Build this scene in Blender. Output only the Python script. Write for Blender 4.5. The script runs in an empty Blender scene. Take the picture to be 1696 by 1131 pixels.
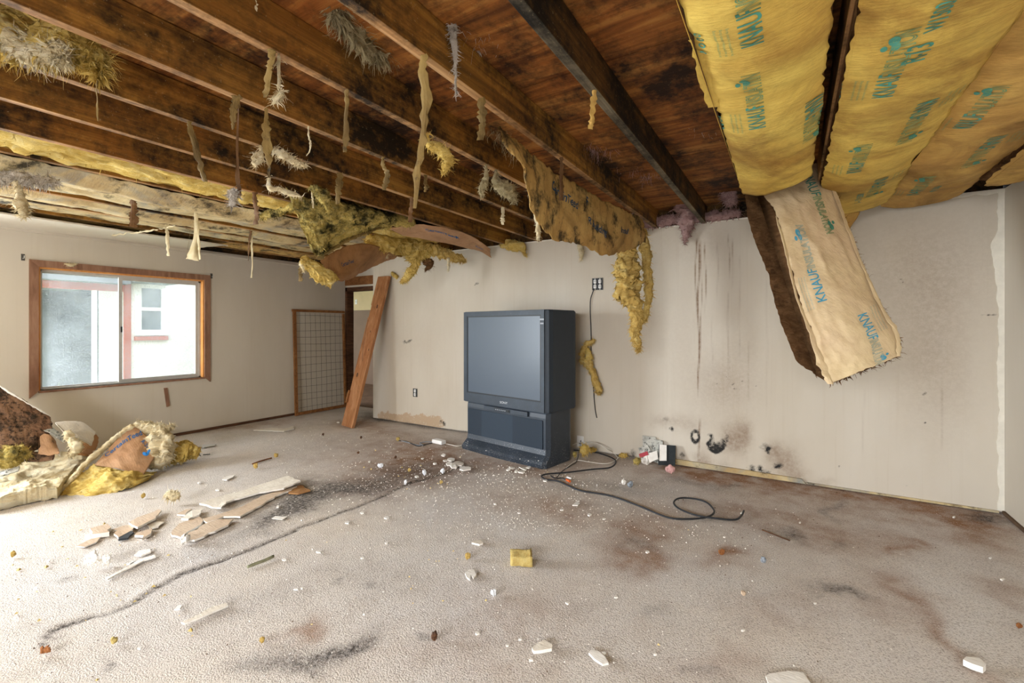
import bpy, bmesh, math, random
import numpy as np
from mathutils import Vector

# ------------------------------------------------------------------ camera, light, exposure
H = 1.238                        # camera height; the photograph's proportions are in units of it
YAW = math.radians(31.54)
CX, CY, FPX = 848.0, 542.0, 754.0
sc = bpy.context.scene
C = sc.collection
cam = bpy.data.cameras.new('camera'); cam.sensor_width = 36.0; cam.lens = 36.0 * FPX / 1696.0
cam.shift_y = -(565.5 - CY) / 1696.0; cam.clip_start = 0.02; cam.clip_end = 200
camo = bpy.data.objects.new('camera', cam); C.objects.link(camo)
camo.location = (0, 0, H); camo.rotation_euler = (math.pi / 2, 0, YAW)
sc.camera = camo
vs = sc.view_settings
vs.view_transform = 'Standard'; vs.look = 'None'; vs.gamma = 1.0; vs.use_curve_mapping = False
vs.exposure = 1.1

world = bpy.data.worlds.new('overcast_sky'); sc.world = world; world.use_nodes = True
bg = world.node_tree.nodes['Background']
bg.inputs[0].default_value = (0.86, 0.93, 1.0, 1); bg.inputs[1].default_value = 1.9

# room shell positions (metres)
YW = 3.456 * H                   # wall with the television
XW = -4.83 * H                   # wall with the window
XR = 0.973 * H                   # right wall
ZC = 1.7337 * H                  # underside of the joists
XD = -1.1306 * YW                # free end of the television wall
YH = 3.83 * H                    # plane of the hall door
YB = -3.0                        # wall behind the camera
JD = 0.155                       # joist depth
ZD = ZC + JD

def area(name, loc, rot, sx, sy, power, col):
    l = bpy.data.lights.new(name, 'AREA'); l.shape = 'RECTANGLE'; l.size = sx; l.size_y = sy
    l.energy = power; l.color = col
    o = bpy.data.objects.new(name, l); C.objects.link(o); o.location = loc; o.rotation_euler = rot
    return o
# daylight in the patio door opening (window wall, beside the camera) and in the window behind the camera
area('patio_door_daylight', (XW - 0.6, -0.75, 1.45), (0, -math.pi / 2 + math.radians(9), 0), 2.2, 2.2, 350, (0.88, 0.94, 1.0))
area('rear_window_daylight', (-0.6, YB - 0.9, 2.45), (math.pi / 2 - math.radians(42), 0, 0), 3.0, 1.8, 540, (0.97, 0.98, 1.0))

# ------------------------------------------------------------------ helpers
RX = np.array([math.cos(YAW), math.sin(YAW), 0.0])
FW = np.array([-math.sin(YAW), math.cos(YAW), 0.0])
def ray(px, py):
    return RX * ((px - CX) / FPX) + FW + np.array([0, 0, (CY - py) / FPX])
O0 = np.array([0, 0, H])
def pt(px, py, f): return O0 + ray(px, py) * f * H          # f: depth in camera heights
def zpl(px, py, z): d = ray(px, py); return O0 + d * ((z - H) / d[2])
def flr(px, py, z=0.0): return zpl(px, py, z)
def ypl(px, py, Y): d = ray(px, py); return O0 + d * (Y / d[1])
def xpl(px, py, X): d = ray(px, py); return O0 + d * (X / d[0])
def fz(px, py, z): return (z - H) / ray(px, py)[2] / H
def topix(P):
    P = np.asarray(P, float); q = P - O0
    f = q @ FW; f = np.where(f < 0.05, 0.05, f)
    return CX + FPX * (q @ RX) / f, CY - FPX * q[..., 2] / f

def sr(h, a=1.0):
    h = h.lstrip('#'); v = [int(h[i:i + 2], 16) / 255 for i in (0, 2, 4)]
    return tuple(c / 12.92 if c <= 0.04045 else ((c + 0.055) / 1.055) ** 2.4 for c in v) + (a,)

def _hash(ix, iy, iz, seed):
    n = (ix * 374761393 + iy * 668265263 + iz * 1274126177 + seed * 974634599) & 0xFFFFFFFF
    n = ((n ^ (n >> 13)) * 1274126177) & 0xFFFFFFFF
    n = (n ^ (n >> 16)) & 0xFFFFFFFF
    return n.astype(np.float64) / 4294967295.0
def vnoise(p, seed=0):
    p = np.asarray(p, float)
    i = np.floor(p).astype(np.int64); f = p - i; f = f * f * (3 - 2 * f)
    r = 0
    for a in (0, 1):
        for b in (0, 1):
            for c in (0, 1):
                w = (f[..., 0] if a else 1 - f[..., 0]) * (f[..., 1] if b else 1 - f[..., 1]) * (f[..., 2] if c else 1 - f[..., 2])
                r = r + w * _hash(i[..., 0] + a, i[..., 1] + b, i[..., 2] + c, seed)
    return r * 2 - 1
def fbm(p, seed=0, octv=4, gain=0.5):
    p = np.asarray(p, float); r = 0; a = 1.0; t = 0
    for k in range(octv):
        r = r + a * vnoise(p * (2 ** k), seed + 17 * k); t += a; a *= gain
    return r / t

def tag(o, label=None, cat=None, group=None, kind=None):
    if label: o['label'] = label
    if cat: o['category'] = cat
    if group: o['group'] = group
    if kind: o['kind'] = kind
    return o
def thing(name, label, cat, loc=(0, 0, 0), group=None):
    o = bpy.data.objects.new(name, None); C.objects.link(o); o.location = [float(v) for v in loc]
    o.empty_display_size = 0.05
    return tag(o, label, cat, group)
def absloc(o):
    v = np.array(o.location, float)
    while o.parent: o = o.parent; v = v + np.array(o.location, float)
    return v
def mk(name, verts, faces, mat, parent=None, smooth=False, recalc=True, weld=False):
    v = np.asarray(verts, float)
    if parent is not None:
        loc = np.zeros(3); v = v - absloc(parent)
    else:
        lo, hi = v.min(0), v.max(0); loc = np.array([(lo[0] + hi[0]) / 2, (lo[1] + hi[1]) / 2, lo[2]]); v = v - loc
    me = bpy.data.meshes.new(name)
    me.from_pydata(v.tolist(), [], [tuple(int(i) for i in f) for f in faces])
    if recalc or weld:
        bm = bmesh.new(); bm.from_mesh(me)
        if weld: bmesh.ops.remove_doubles(bm, verts=bm.verts, dist=1e-5)
        if recalc: bmesh.ops.recalc_face_normals(bm, faces=bm.faces)
        bm.to_mesh(me); bm.free()
    if smooth: me.polygons.foreach_set('use_smooth', [True] * len(me.polygons))
    if mat: me.materials.append(mat)
    o = bpy.data.objects.new(name, me); C.objects.link(o); o.location = loc.tolist()
    if parent is not None: o.parent = parent
    return o
def copyo(o, loc, parent=None):
    c = o.copy(); C.objects.link(c); c.location = [float(v) for v in loc]
    if parent is not None: c.parent = parent
    return c

class MB:
    """collects shapes into one mesh"""
    def __init__(s): s.v = []; s.f = []
    def add(s, v, f):
        n = len(s.v); s.v += [tuple(p) for p in v]; s.f += [tuple(i + n for i in q) for q in f]; return s
    def box(s, a, b):
        x0, y0, z0 = a; x1, y1, z1 = b
        return s.add([(x0, y0, z0), (x1, y0, z0), (x1, y1, z0), (x0, y1, z0), (x0, y0, z1), (x1, y0, z1), (x1, y1, z1), (x0, y1, z1)],
                     [(0, 3, 2, 1), (4, 5, 6, 7), (0, 1, 5, 4), (1, 2, 6, 5), (2, 3, 7, 6), (3, 0, 4, 7)])
    def bevbox(s, a, b, r):
        bm = bmesh.new(); bmesh.ops.create_cube(bm, size=1)
        a = np.array(a, float); b = np.array(b, float)
        for q in bm.verts: q.co = Vector(((a + b) / 2 + (b - a) * np.array(q.co)).tolist())
        bmesh.ops.bevel(bm, geom=list(bm.edges), offset=r, segments=2, affect='EDGES', profile=0.5)
        bm.verts.index_update()
        s.add([tuple(q.co) for q in bm.verts], [[w.index for w in f.verts] for f in bm.faces]); bm.free(); return s
    def prism(s, poly, d):
        """poly: 3D points; d: extrusion vector"""
        poly = [np.array(p, float) for p in poly]; d = np.array(d, float); n = len(poly)
        return s.add(poly + [p + d for p in poly], [tuple(range(n - 1, -1, -1)), tuple(range(n, 2 * n))] + [(i, (i + 1) % n, n + (i + 1) % n, n + i) for i in range(n)])
    def tube(s, pts, r, seg=6, cap=True):
        pts = [np.array(p, float) for p in pts]; n = len(pts)
        rr = r if hasattr(r, '__len__') else [r] * n
        T = [pts[min(i + 1, n - 1)] - pts[max(i - 1, 0)] for i in range(n)]
        up = np.array([0.3, 0.2, 1.0]); V = []; F = []
        for i in range(n):
            t = T[i] / (np.linalg.norm(T[i]) + 1e-9)
            a = np.cross(t, up)
            if np.linalg.norm(a) < 1e-3: a = np.cross(t, np.array([1.0, 0, 0]))
            a /= np.linalg.norm(a); b = np.cross(t, a); up = np.cross(a, t)
            for k in range(seg):
                w = 2 * math.pi * k / seg; V.append(pts[i] + rr[i] * (math.cos(w) * a + math.sin(w) * b))
        for i in range(n - 1):
            for k in range(seg):
                k2 = (k + 1) % seg; F.append((i * seg + k, i * seg + k2, (i + 1) * seg + k2, (i + 1) * seg + k))
        if cap: F += [tuple(range(seg - 1, -1, -1)), tuple((n - 1) * seg + k for k in range(seg))]
        return s.add(V, F)
    def build(s, name, mat, parent=None, smooth=False, recalc=True, weld=False, T=None):
        v = np.array(s.v, float)
        if T is not None: v = T(v)
        return mk(name, v, s.f, mat, parent, smooth, recalc, weld)

def cr_w(n, t):
    """Catmull-Rom weights, t in 0..1 over n control points"""
    t = np.clip(np.asarray(t, float), 0, 1) * (n - 1); i = np.minimum(t.astype(int), n - 2); x = t - i
    W = np.zeros((len(t), n)); w = [(-x + 2 * x**2 - x**3) / 2, (2 - 5 * x**2 + 3 * x**3) / 2, (x + 4 * x**2 - 3 * x**3) / 2, (-x**2 + x**3) / 2]
    r = np.arange(len(t))
    for k in range(4):
        j = i + k - 1
        lo = j < 0; hi = j > n - 1
        if n > 2 or True:
            jc = np.clip(j, 0, n - 1); np.add.at(W, (r, jc), np.where(lo | hi, 0, w[k]))
            np.add.at(W, (r, np.clip(np.where(lo, 0, j), 0, n - 1)), np.where(lo, 2 * w[k], 0)); np.add.at(W, (r, np.clip(np.where(lo, 1, j), 0, n - 1)), np.where(lo, -w[k], 0))
            np.add.at(W, (r, np.clip(np.where(hi, n - 1, j), 0, n - 1)), np.where(hi, 2 * w[k], 0)); np.add.at(W, (r, np.clip(np.where(hi, n - 2, j), 0, n - 1)), np.where(hi, -w[k], 0))
    return W
def spline(pts, m):
    P = np.array(pts, float); return cr_w(len(P), np.linspace(0, 1, m)) @ P

class Surf:
    """surface through a grid of 3D control points (rows x cols) with wrinkles; S(u,v) and N(u,v)"""
    def __init__(s, rows, wr=0.004, wf=9.0, seed=0, stretch=(1, 1)):
        s.P = np.array(rows, float); s.wr = wr; s.wf = wf; s.seed = seed; s.st = stretch
        s.W = np.linalg.norm(np.diff(s.P[len(s.P) // 2], axis=0), axis=1).sum()
        s.L = np.linalg.norm(np.diff(s.P[:, s.P.shape[1] // 2], axis=0), axis=1).sum()
        s.flip = 1.0
    def base(s, u, v):
        return np.einsum('ai,aj,ijk->ak', cr_w(s.P.shape[0], v), cr_w(s.P.shape[1], u), s.P)
    def nrm(s, u, v):
        e = 0.01
        a = s.base(np.clip(u + e, 0, 1), v) - s.base(np.clip(u - e, 0, 1), v)
        b = s.base(u, np.clip(v + e, 0, 1)) - s.base(u, np.clip(v - e, 0, 1))
        n = np.cross(a, b); n /= np.linalg.norm(n, axis=1)[:, None] + 1e-9
        return n * s.flip
    def face(s, toward):
        """orient normals toward a point"""
        u = np.array([.5]); n = s.nrm(u, u)[0]; p = s.base(u, u)[0]
        if np.dot(n, np.array(toward, float) - p) < 0: s.flip *= -1
        return s
    def wrk(s, u, v):
        q = np.stack([u * s.W * s.wf * s.st[0], v * s.L * s.wf * s.st[1], np.zeros_like(u) + s.seed], 1)
        r = 1 - 2 * np.abs(fbm(q, s.seed + 3, 3))
        return s.wr * (r + 0.8 * fbm(q * 0.5, s.seed + 9, 2))
    def S(s, u, v):
        return s.base(u, v) + s.nrm(u, v) * s.wrk(u, v)[:, None]

def edge_warp(u, v, s, rag, seed):
    if rag <= 0: return u, v
    n = lambda a, k: np.abs(fbm(np.stack([a * 14, np.zeros_like(a) + k, np.zeros_like(a)], 1), seed, 4)) * 2
    e0, e1 = n(v * s.L * 2, 1.3) * rag / s.W, n(v * s.L * 2, 5.3) * rag / s.W
    g0, g1 = n(u * s.W * 2, 9.3) * rag / s.L, n(u * s.W * 2, 13.3) * rag / s.L
    return e0 + (1 - e0 - e1) * u, g0 + (1 - g0 - g1) * v

def sheet(name, s, mat, parent=None, th=0.002, nu=40, nv=60, rag=0.01, seed=0, amp=0.0, ampf=14.0, pillow=False, smooth=True, back=None, wisp=0, wl=0.05, side=0.5):
    """solid sheet / batt over surface s. th thickness (to the back of the normal), amp fluffy displacement"""
    U, V = np.meshgrid(np.linspace(0, 1, nu), np.linspace(0, 1, nv)); u, v = U.ravel(), V.ravel()
    u, v = edge_warp(u, v, s, rag, seed + 31)
    n = s.nrm(u, v); top = s.S(u, v)
    prof = np.ones_like(u)
    if pillow:
        ed = np.minimum(np.minimum(U.ravel(), 1 - U.ravel()) * s.W, np.minimum(V.ravel(), 1 - V.ravel()) * s.L)
        prof = np.clip(ed / max(th * 0.8, 1e-4), 0, 1) ** 0.5
    bot = top - n * (th * (0.15 + 0.85 * prof))[:, None] if back is None else back(u, v)
    if amp > 0:
        top = top + n * (amp * fbm(top * ampf, seed, 5, 0.6) * 1.6)[:, None]
        bot = bot + n * (amp * fbm(bot * ampf + 7, seed + 5, 5, 0.6) * 1.6)[:, None]
        j = amp * 0.5
        top = top + j * np.stack([fbm(top * ampf * 1.7 + k * 13, seed + k, 3) for k in range(3)], 1)
        bot = bot + j * np.stack([fbm(bot * ampf * 1.7 + k * 23, seed + k, 3) for k in range(3)], 1)
    N = nu * nv; F = []
    idx = np.arange(N).reshape(nv, nu)
    q = np.stack([idx[:-1, :-1], idx[:-1, 1:], idx[1:, 1:], idx[1:, :-1]], -1).reshape(-1, 4)
    F = q.tolist() + (q[:, ::-1] + N).tolist()
    bd = list(idx[0, :]) + list(idx[1:, -1]) + list(idx[-1, -2::-1]) + list(idx[-2:0, 0])
    for i in range(len(bd)):
        a, b = bd[i], bd[(i + 1) % len(bd)]; F.append((b, a, a + N, b + N))
    Vv = np.vstack([top, bot])
    mb = MB(); mb.v = [tuple(p) for p in Vv]; mb.f = [tuple(f) for f in F]
    if wisp: add_wisps(mb, np.vstack([top, bot]), np.vstack([n, -n]), wisp, wl, seed, base=np.concatenate([bd, np.array(bd) + N]) if side >= 1 else None)
    return mb.build(name, mat, parent, smooth, recalc=(wisp == 0))

def add_wisps(mb, P, Nn, n, length, seed, base=None, grav=0.8, width=0.0012, seg=3):
    """torn tufts lying along the surface plus loose hairs standing off it"""
    rs = np.random.RandomState(seed + 1000)
    n = int(n * 3.4)
    ids = rs.choice(base if base is not None else len(P), n)
    for q, i in enumerate(ids):
        tuft = q % 10 < 7
        p = np.array(P[i]); nn = Nn[i]
        d = (rs.normal(0, 1.0, 3) + nn * 0.55 + np.array([0, 0, -0.5])) if tuft else nn + rs.normal(0, 0.7, 3)
        d /= np.linalg.norm(d) + 1e-6
        L = (length * rs.uniform(0.25, 0.9) if tuft else length * rs.uniform(0.3, 1.3)) / seg
        w = rs.uniform(0.12, 0.3) * L * seg * 0.5 if tuft else width * rs.uniform(0.4, 1.0)
        sd = np.cross(d, nn + rs.normal(0, 0.4, 3)); sd /= np.linalg.norm(sd) + 1e-6
        vs_ = []; p = p - nn * w * 0.4
        for k in range(seg + 1):
            ww = w * (1 - k / seg) ** 0.8 + 0.0003; vs_ += [p - sd * ww, p + sd * ww]
            d = d + rs.normal(0, 0.30, 3) + np.array([0, 0, -grav * 0.3]) + nn * 0.12; d /= np.linalg.norm(d) + 1e-6
            p = p + d * L
        mb.add(vs_, [(2 * k, 2 * k + 1, 2 * k + 3, 2 * k + 2) for k in range(seg)])

def clump(name, path, mat, parent=None, amp=0.4, freq=16.0, seg=18, rings=None, seed=0, wisp=80, wl=0.05, flat=1.0, flatdir=None):
    """lumpy torn fibre body along path [(x,y,z,r)...]"""
    P = np.array(path, float)
    L = np.linalg.norm(np.diff(P[:, :3], axis=0), axis=1).sum()
    m = int((rings or max(10, int(L / 0.010))) * 1.5); m = min(m, 110); seg = int(seg * 1.5)
    Q = cr_w(len(P), np.linspace(0, 1, m)) @ P; c = Q[:, :3]; r = np.maximum(Q[:, 3], 0.002)
    tt = np.linspace(0, 1, m)
    r = r * np.clip(np.minimum(tt, 1 - tt) * m / 2.0, 0.05, 1) ** 0.5
    V = []; Nn = []; up = np.array([0.2, 0.1, 1.0])
    for i in range(m):
        t = c[min(i + 1, m - 1)] - c[max(i - 1, 0)]; t = t / (np.linalg.norm(t) + 1e-9)
        a = np.cross(t, up if flatdir is None else np.array(flatdir, float))
        if np.linalg.norm(a) < 1e-2: a = np.cross(t, np.array([1.0, 0.1, 0]))
        a /= np.linalg.norm(a); b = np.cross(t, a)
        for k in range(seg):
            w = 2 * math.pi * k / seg; d = math.cos(w) * a + math.sin(w) * b * flat
            V.append(c[i] + r[i] * d); Nn.append(math.cos(w) * a + math.sin(w) * b)
    V = np.array(V); Nn = np.array(Nn); rr = np.repeat(r, seg)
    V = V + Nn * (rr * amp * (2.0 * fbm(V * freq, seed, 6, 0.72) + 0.35 * (1 - 3.2 * np.abs(fbm(V * freq * 1.6 * np.array([1, 1, .5]), seed + 40, 4, 0.7)))))[:, None]
    V = V + (rr * amp * 0.9)[:, None] * np.stack([fbm(V * freq * 2 + 11 * k, seed + k, 3) for k in range(3)], 1)
    F = []
    for i in range(m - 1):
        for k in range(seg):
            k2 = (k + 1) % seg; F.append((i * seg + k, i * seg + k2, (i + 1) * seg + k2, (i + 1) * seg + k))
    F += [tuple(range(seg - 1, -1, -1)), tuple((m - 1) * seg + k for k in range(seg))]
    mb = MB(); mb.add(V, F)
    if wisp: add_wisps(mb, V, Nn, wisp, wl, seed)
    return mb.build(name, mat, parent, True, recalc=False)

def strands(name, anchors, mat, parent=None, n=60, length=0.15, seed=0, width=0.0012, spread=0.02, curl=0.25, seg=7):
    """bundle of thin hanging fibres"""
    rs = np.random.RandomState(seed); mb = MB(); A = np.array(anchors, float)
    for q in range(n):
        t = rs.uniform(0, 1); p = (cr_w(len(A), np.array([t])) @ A)[0] if len(A) > 1 else A[0].copy()
        p = p + rs.normal(0, spread, 3) * np.array([1, 1, 0.5])
        d = rs.normal(0, 0.4, 3); d[2] = -abs(d[2]) - 0.6; d /= np.linalg.norm(d)
        L = length * rs.uniform(0.25, 1.15) / seg; w = width * rs.uniform(0.5, 1.6)
        sd = RX + rs.normal(0, 0.3, 3); vv = []
        for k in range(seg + 1):
            ww = w * (1 - 0.6 * k / seg); vv += [p - sd * ww, p + sd * ww]
            d = d + rs.normal(0, curl, 3) + np.array([0, 0, -0.25]); d /= np.linalg.norm(d); p = p + d * L
        mb.add(vv, [(2 * k, 2 * k + 1, 2 * k + 3, 2 * k + 2) for k in range(seg)])
    return mb.build(name, mat, parent, False, recalc=False)

def ribbon(name, pts, widths, mat, parent=None, th=0.0018, m=22, seed=0, wav=0.004, twist=0.7, rag=0.5):
    """torn paper strip along 3D pts"""
    Q = spline(pts, m); Wd = np.interp(np.linspace(0, 1, m), np.linspace(0, 1, len(widths)), widths)
    top = []; bot = []; rs = np.random.RandomState(seed)
    ph = rs.uniform(0, 6)
    for i in range(m):
        ang = twist * math.sin(ph + i / m * 3.2)
        sd = RX * math.cos(ang) + FW * math.sin(ang); nn = -FW * math.cos(ang) + RX * math.sin(ang)
        for k, s_ in enumerate((-1, -0.35, 0.35, 1)):
            j = 1 + (rag * fbm(np.array([[i * 1.1, s_ * 7, seed]]), seed, 3)[0] * 1.5 if abs(s_) == 1 else 0)
            p = Q[i] + sd * Wd[i] * 0.5 * s_ * j + nn * (wav * vnoise(np.array([[i * 0.3, s_, seed + .5]]), seed)[0] + Wd[i] * 0.10 * (1 - s_ * s_))
            top.append(p); bot.append(p - nn * th)
    N = len(top); F = []
    for i in range(m - 1):
        for k in range(3):
            a = i * 4 + k; F += [(a, a + 1, a + 5, a + 4), (a + N, a + 4 + N, a + 5 + N, a + 1 + N)]
        F += [(i * 4, i * 4 + 4, i * 4 + 4 + N, i * 4 + N), (i * 4 + 3, i * 4 + 3 + N, i * 4 + 7 + N, i * 4 + 7)]
    F += [(0, N, 1 + N, 1), (1, 1 + N, 2 + N, 2), (2, 2 + N, 3 + N, 3)]
    e = (m - 1) * 4; F += [(e, e + 1, e + 1 + N, e + N), (e + 1, e + 2, e + 2 + N, e + 1 + N), (e + 2, e + 3, e + 3 + N, e + 2 + N)]
    return mk(name, np.array(top + bot), F, mat, parent, False)

_tc = {}
def text2d(body, size, outline=0.0, sx=1.0, step=0.02):
    key = (body, size, outline, sx, step)
    if key in _tc: return _tc[key]
    cu = bpy.data.curves.new('t', 'FONT'); cu.body = body; cu.size = size; cu.resolution_u = 3; cu.align_x = 'LEFT'
    if outline == 0: cu.offset = size * 0.011 if size > .04 else 0.0
    if outline > 0: cu.fill_mode = 'NONE'; cu.bevel_depth = outline; cu.bevel_resolution = 0
    ob = bpy.data.objects.new('t', cu); C.objects.link(ob)
    bpy.context.view_layer.update()
    me = bpy.data.meshes.new_from_object(ob.evaluated_get(bpy.context.evaluated_depsgraph_get()))
    bm = bmesh.new(); bm.from_mesh(me)
    xs = [v.co.x for v in bm.verts]; ys = [v.co.y for v in bm.verts]
    for ax, lo, hi in ((0, min(xs), max(xs)), (1, min(ys), max(ys))):
        k = lo + step
        while k < hi:
            co = [0, 0, 0]; no = [0, 0, 0]; co[ax] = k; no[ax] = 1
            bmesh.ops.bisect_plane(bm, geom=list(bm.verts) + list(bm.edges) + list(bm.faces), plane_co=co, plane_no=no); k += step
    bm.verts.index_update()
    V = np.array([tuple(v.co) for v in bm.verts]); F = [[v.index for v in f.verts] for f in bm.faces]
    V[:, 0] *= sx; V[:, 2] = 0
    bm.free(); bpy.data.objects.remove(ob); bpy.data.curves.remove(cu); bpy.data.meshes.remove(me)
    _tc[key] = (V, F); return V, F
def print_on(s, V, F, u0, v0, ang, mat, parent, name='printed_text', eps=0.003, shear=0.0):
    """lay flat lettering on surface s; position u0,v0 in 0..1, ang: reading direction in the (u,v) plane"""
    x = V[:, 0] + shear * V[:, 1]; y = V[:, 1]
    ca, sa = math.cos(ang), math.sin(ang)
    u = u0 + (x * ca - y * sa) / s.W; v = v0 + (x * sa + y * ca) / s.L
    u = np.clip(u, 0.01, 0.99); v = np.clip(v, 0.003, 0.997)
    P = s.S(u, v) + s.nrm(u, v) * eps
    return mk(name, P, F, mat, parent, False, recalc=False)
# ------------------------------------------------------------------ procedural materials
M = {}
class NT:
    def __init__(s, name, rough=0.8, spec=0.3):
        s.m = bpy.data.materials.new(name); s.m.use_nodes = True; s.t = s.m.node_tree; s.n = s.t.nodes; s.b = s.n['Principled BSDF']
        s.b.inputs['Roughness'].default_value = rough; s.b.inputs['Specular IOR Level'].default_value = spec
        M[name] = s.m
    def node(s, typ, **k):
        q = s.n.new(typ)
        for a, v in k.items(): setattr(q, a, v)
        return q
    def link(s, a, b): s.t.links.new(a, b)
    def coord(s, kind='Object', scale=(1, 1, 1), rot=(0, 0, 0), rnd=False):
        if kind == 'World': src = s.node('ShaderNodeNewGeometry').outputs['Position']
        else: src = s.node('ShaderNodeTexCoord').outputs[kind]
        if rnd:
            oi = s.node('ShaderNodeObjectInfo'); sc_ = s.node('ShaderNodeVectorMath', operation='SCALE'); cx = s.node('ShaderNodeCombineXYZ')
            for i in range(3): s.link(oi.outputs['Random'], cx.inputs[i])
            s.link(cx.outputs[0], sc_.inputs[0]); sc_.inputs['Scale'].default_value = 37.0
            ad = s.node('ShaderNodeVectorMath', operation='ADD'); s.link(src, ad.inputs[0]); s.link(sc_.outputs[0], ad.inputs[1]); src = ad.outputs[0]
        mp = s.node('ShaderNodeMapping'); mp.inputs['Scale'].default_value = scale; mp.inputs['Rotation'].default_value = rot
        s.link(src, mp.inputs['Vector']); return mp.outputs[0]
    def noise(s, vec, scale=5, detail=6, rough=0.6, dist=0.0):
        q = s.node('ShaderNodeTexNoise'); q.inputs['Scale'].default_value = scale; q.inputs['Detail'].default_value = detail
        q.inputs['Roughness'].default_value = rough; q.inputs['Distortion'].default_value = dist
        s.link(vec, q.inputs['Vector']); return q.outputs['Fac']
    def ramp(s, fac, stops):
        q = s.node('ShaderNodeValToRGB'); e = q.color_ramp.elements
        e[0].position, e[0].color = stops[0][0], stops[0][1]; e[1].position, e[1].color = stops[-1][0], stops[-1][1]
        for p, c in stops[1:-1]: w = e.new(p); w.color = c
        s.link(fac, q.inputs[0]); return q.outputs[0]
    def rng(s, fac, lo, hi, a=0.0, b=1.0):
        q = s.node('ShaderNodeMapRange'); q.inputs[1].default_value = lo; q.inputs[2].default_value = hi; q.inputs[3].default_value = a; q.inputs[4].default_value = b
        s.link(fac, q.inputs[0]); return q.outputs[0]
    def mul(s, a, b, op='MULTIPLY'):
        q = s.node('ShaderNodeMath', operation=op)
        for i, x in enumerate((a, b)):
            if isinstance(x, (int, float)): q.inputs[i].default_value = x
            else: s.link(x, q.inputs[i])
        return q.outputs[0]
    def mix(s, fac, a, b, mode='MIX'):
        q = s.node('ShaderNodeMix', data_type='RGBA', blend_type=mode)
        if isinstance(fac, (int, float)): q.inputs[0].default_value = fac
        else: s.link(fac, q.inputs[0])
        for i, x in ((6, a), (7, b)):
            if isinstance(x, tuple): q.inputs[i].default_value = x
            else: s.link(x, q.inputs[i])
        return q.outputs[2]
    def col(s, c):
        if isinstance(c, tuple): s.b.inputs['Base Color'].default_value = c
        else: s.link(c, s.b.inputs['Base Color'])
    def bump(s, fac, strength=0.3, dist=0.01):
        q = s.node('ShaderNodeBump'); q.inputs['Strength'].default_value = strength; q.inputs['Distance'].default_value = dist
        s.link(fac, q.inputs['Height']); s.link(q.outputs[0], s.b.inputs['Normal'])
    def attr(s, name):
        q = s.node('ShaderNodeAttribute'); q.attribute_name = name; x = s.node('ShaderNodeSeparateColor'); s.link(q.outputs['Color'], x.inputs[0]); return x.outputs

def plain(name, col, rough=0.6, spec=0.4, var=0.0, sc_=30, metal=0.0):
    n = NT(name, rough, spec); n.b.inputs['Metallic'].default_value = metal; c = sr(col)
    if var:
        f = n.noise(n.coord(), sc_, 5); d = tuple(x * (1 - var) for x in c[:3]) + (1,); l = tuple(min(1, x * (1 + var)) for x in c[:3]) + (1,)
        n.col(n.ramp(f, [(0.3, d), (0.7, l)]))
    else: n.col(c)
    return n.m

def wood(name, cols, grain=(24, 1.2, 24), mold=0.0, dust=0.0, rnd=True, bump=0.25, moldcol='#0f0c09', rough=0.75, rays=True):
    n = NT(name, rough, 0.25)
    v = n.coord('Object', grain, rnd=rnd)
    f = n.noise(v, 1.0, 8, 0.65, 0.8); g = n.noise(n.coord('Object', (grain[0] * 5, grain[1] * 2, grain[2] * 5), rnd=rnd), 1.0, 4)
    big = n.noise(n.coord('World', (1, 1, 1)), 1.7, 3)
    c = n.ramp(f, [(0.28, sr(cols[0])), (0.48, sr(cols[1])), (0.7, sr(cols[2]))])
    c = n.mix(n.rng(g, 0.35, 0.75, 0, 0.45), c, sr(cols[0]))
    c = n.mix(n.rng(big, 0.35, 0.7, 0.0, 0.5), c, sr(cols[2]), 'MULTIPLY')
    if mold:
        w = n.noise(n.coord('World', (1, 0.7, 1)), 2.3, 9, 0.72); w2 = n.noise(n.coord('World', (1, 1, 1)), 28, 4)
        k = n.rng(n.mul(w, n.mul(w2, 0.25), 'ADD'), 0.62 - 0.12 * mold, 0.80 - 0.12 * mold, 0, 0.95)
        c = n.mix(k, c, sr(moldcol))
    if dust:
        k = n.rng(n.noise(n.coord('World'), 90, 2), 0.66, 0.74, 0, dust); c = n.mix(k, c, sr('#c9b78a'))
    n.col(c); n.bump(n.mul(f, g, 'ADD'), bump, 0.006); return n.m

wood('joist_wood', ['#5b3f1a', '#96692b', '#bb8b3e'], mold=0.5, dust=0.25)
wood('joist_edge_wood', ['#6b4d30', '#b28a5c', '#d2ad7e'], mold=0.4, dust=0.2)
wood('joist_edge_grey', ['#3a3226', '#6f6552', '#948872'], mold=0.5, dust=0.2)
wood('joist_grey', ['#2b2014', '#6d4d22', '#8f6a35'], mold=0.8, dust=0.35)
wood('plywood', ['#4a280f', '#98602a', '#c8924e'], grain=(1.0, 13, 12), mold=0.5, dust=0.12, moldcol='#140a06')
wood('pine_trim', ['#75523e', '#94705a', '#a5826b'], grain=(18, 18, 2), bump=0.1)
wood('pine_jamb', ['#b9793c', '#d79a58', '#e2ae72'], grain=(18, 18, 2), bump=0.1)
wood('plank_wood', ['#7b5232', '#a8744a', '#c3936a'], grain=(14, 14, 1.6), bump=0.2, rnd=False)
wood('frame_wood', ['#6b4526', '#94653a', '#ab7c4d'], grain=(20, 20, 20), bump=0.15)
wood('dark_trim_wood', ['#3a2618', '#5d3f2a', '#7b563c'], grain=(6, 6, 40), bump=0.15)
wood('scrap_wood', ['#5e3b20', '#8d5f37', '#a97c50'], grain=(8, 8, 8), bump=0.2)

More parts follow.
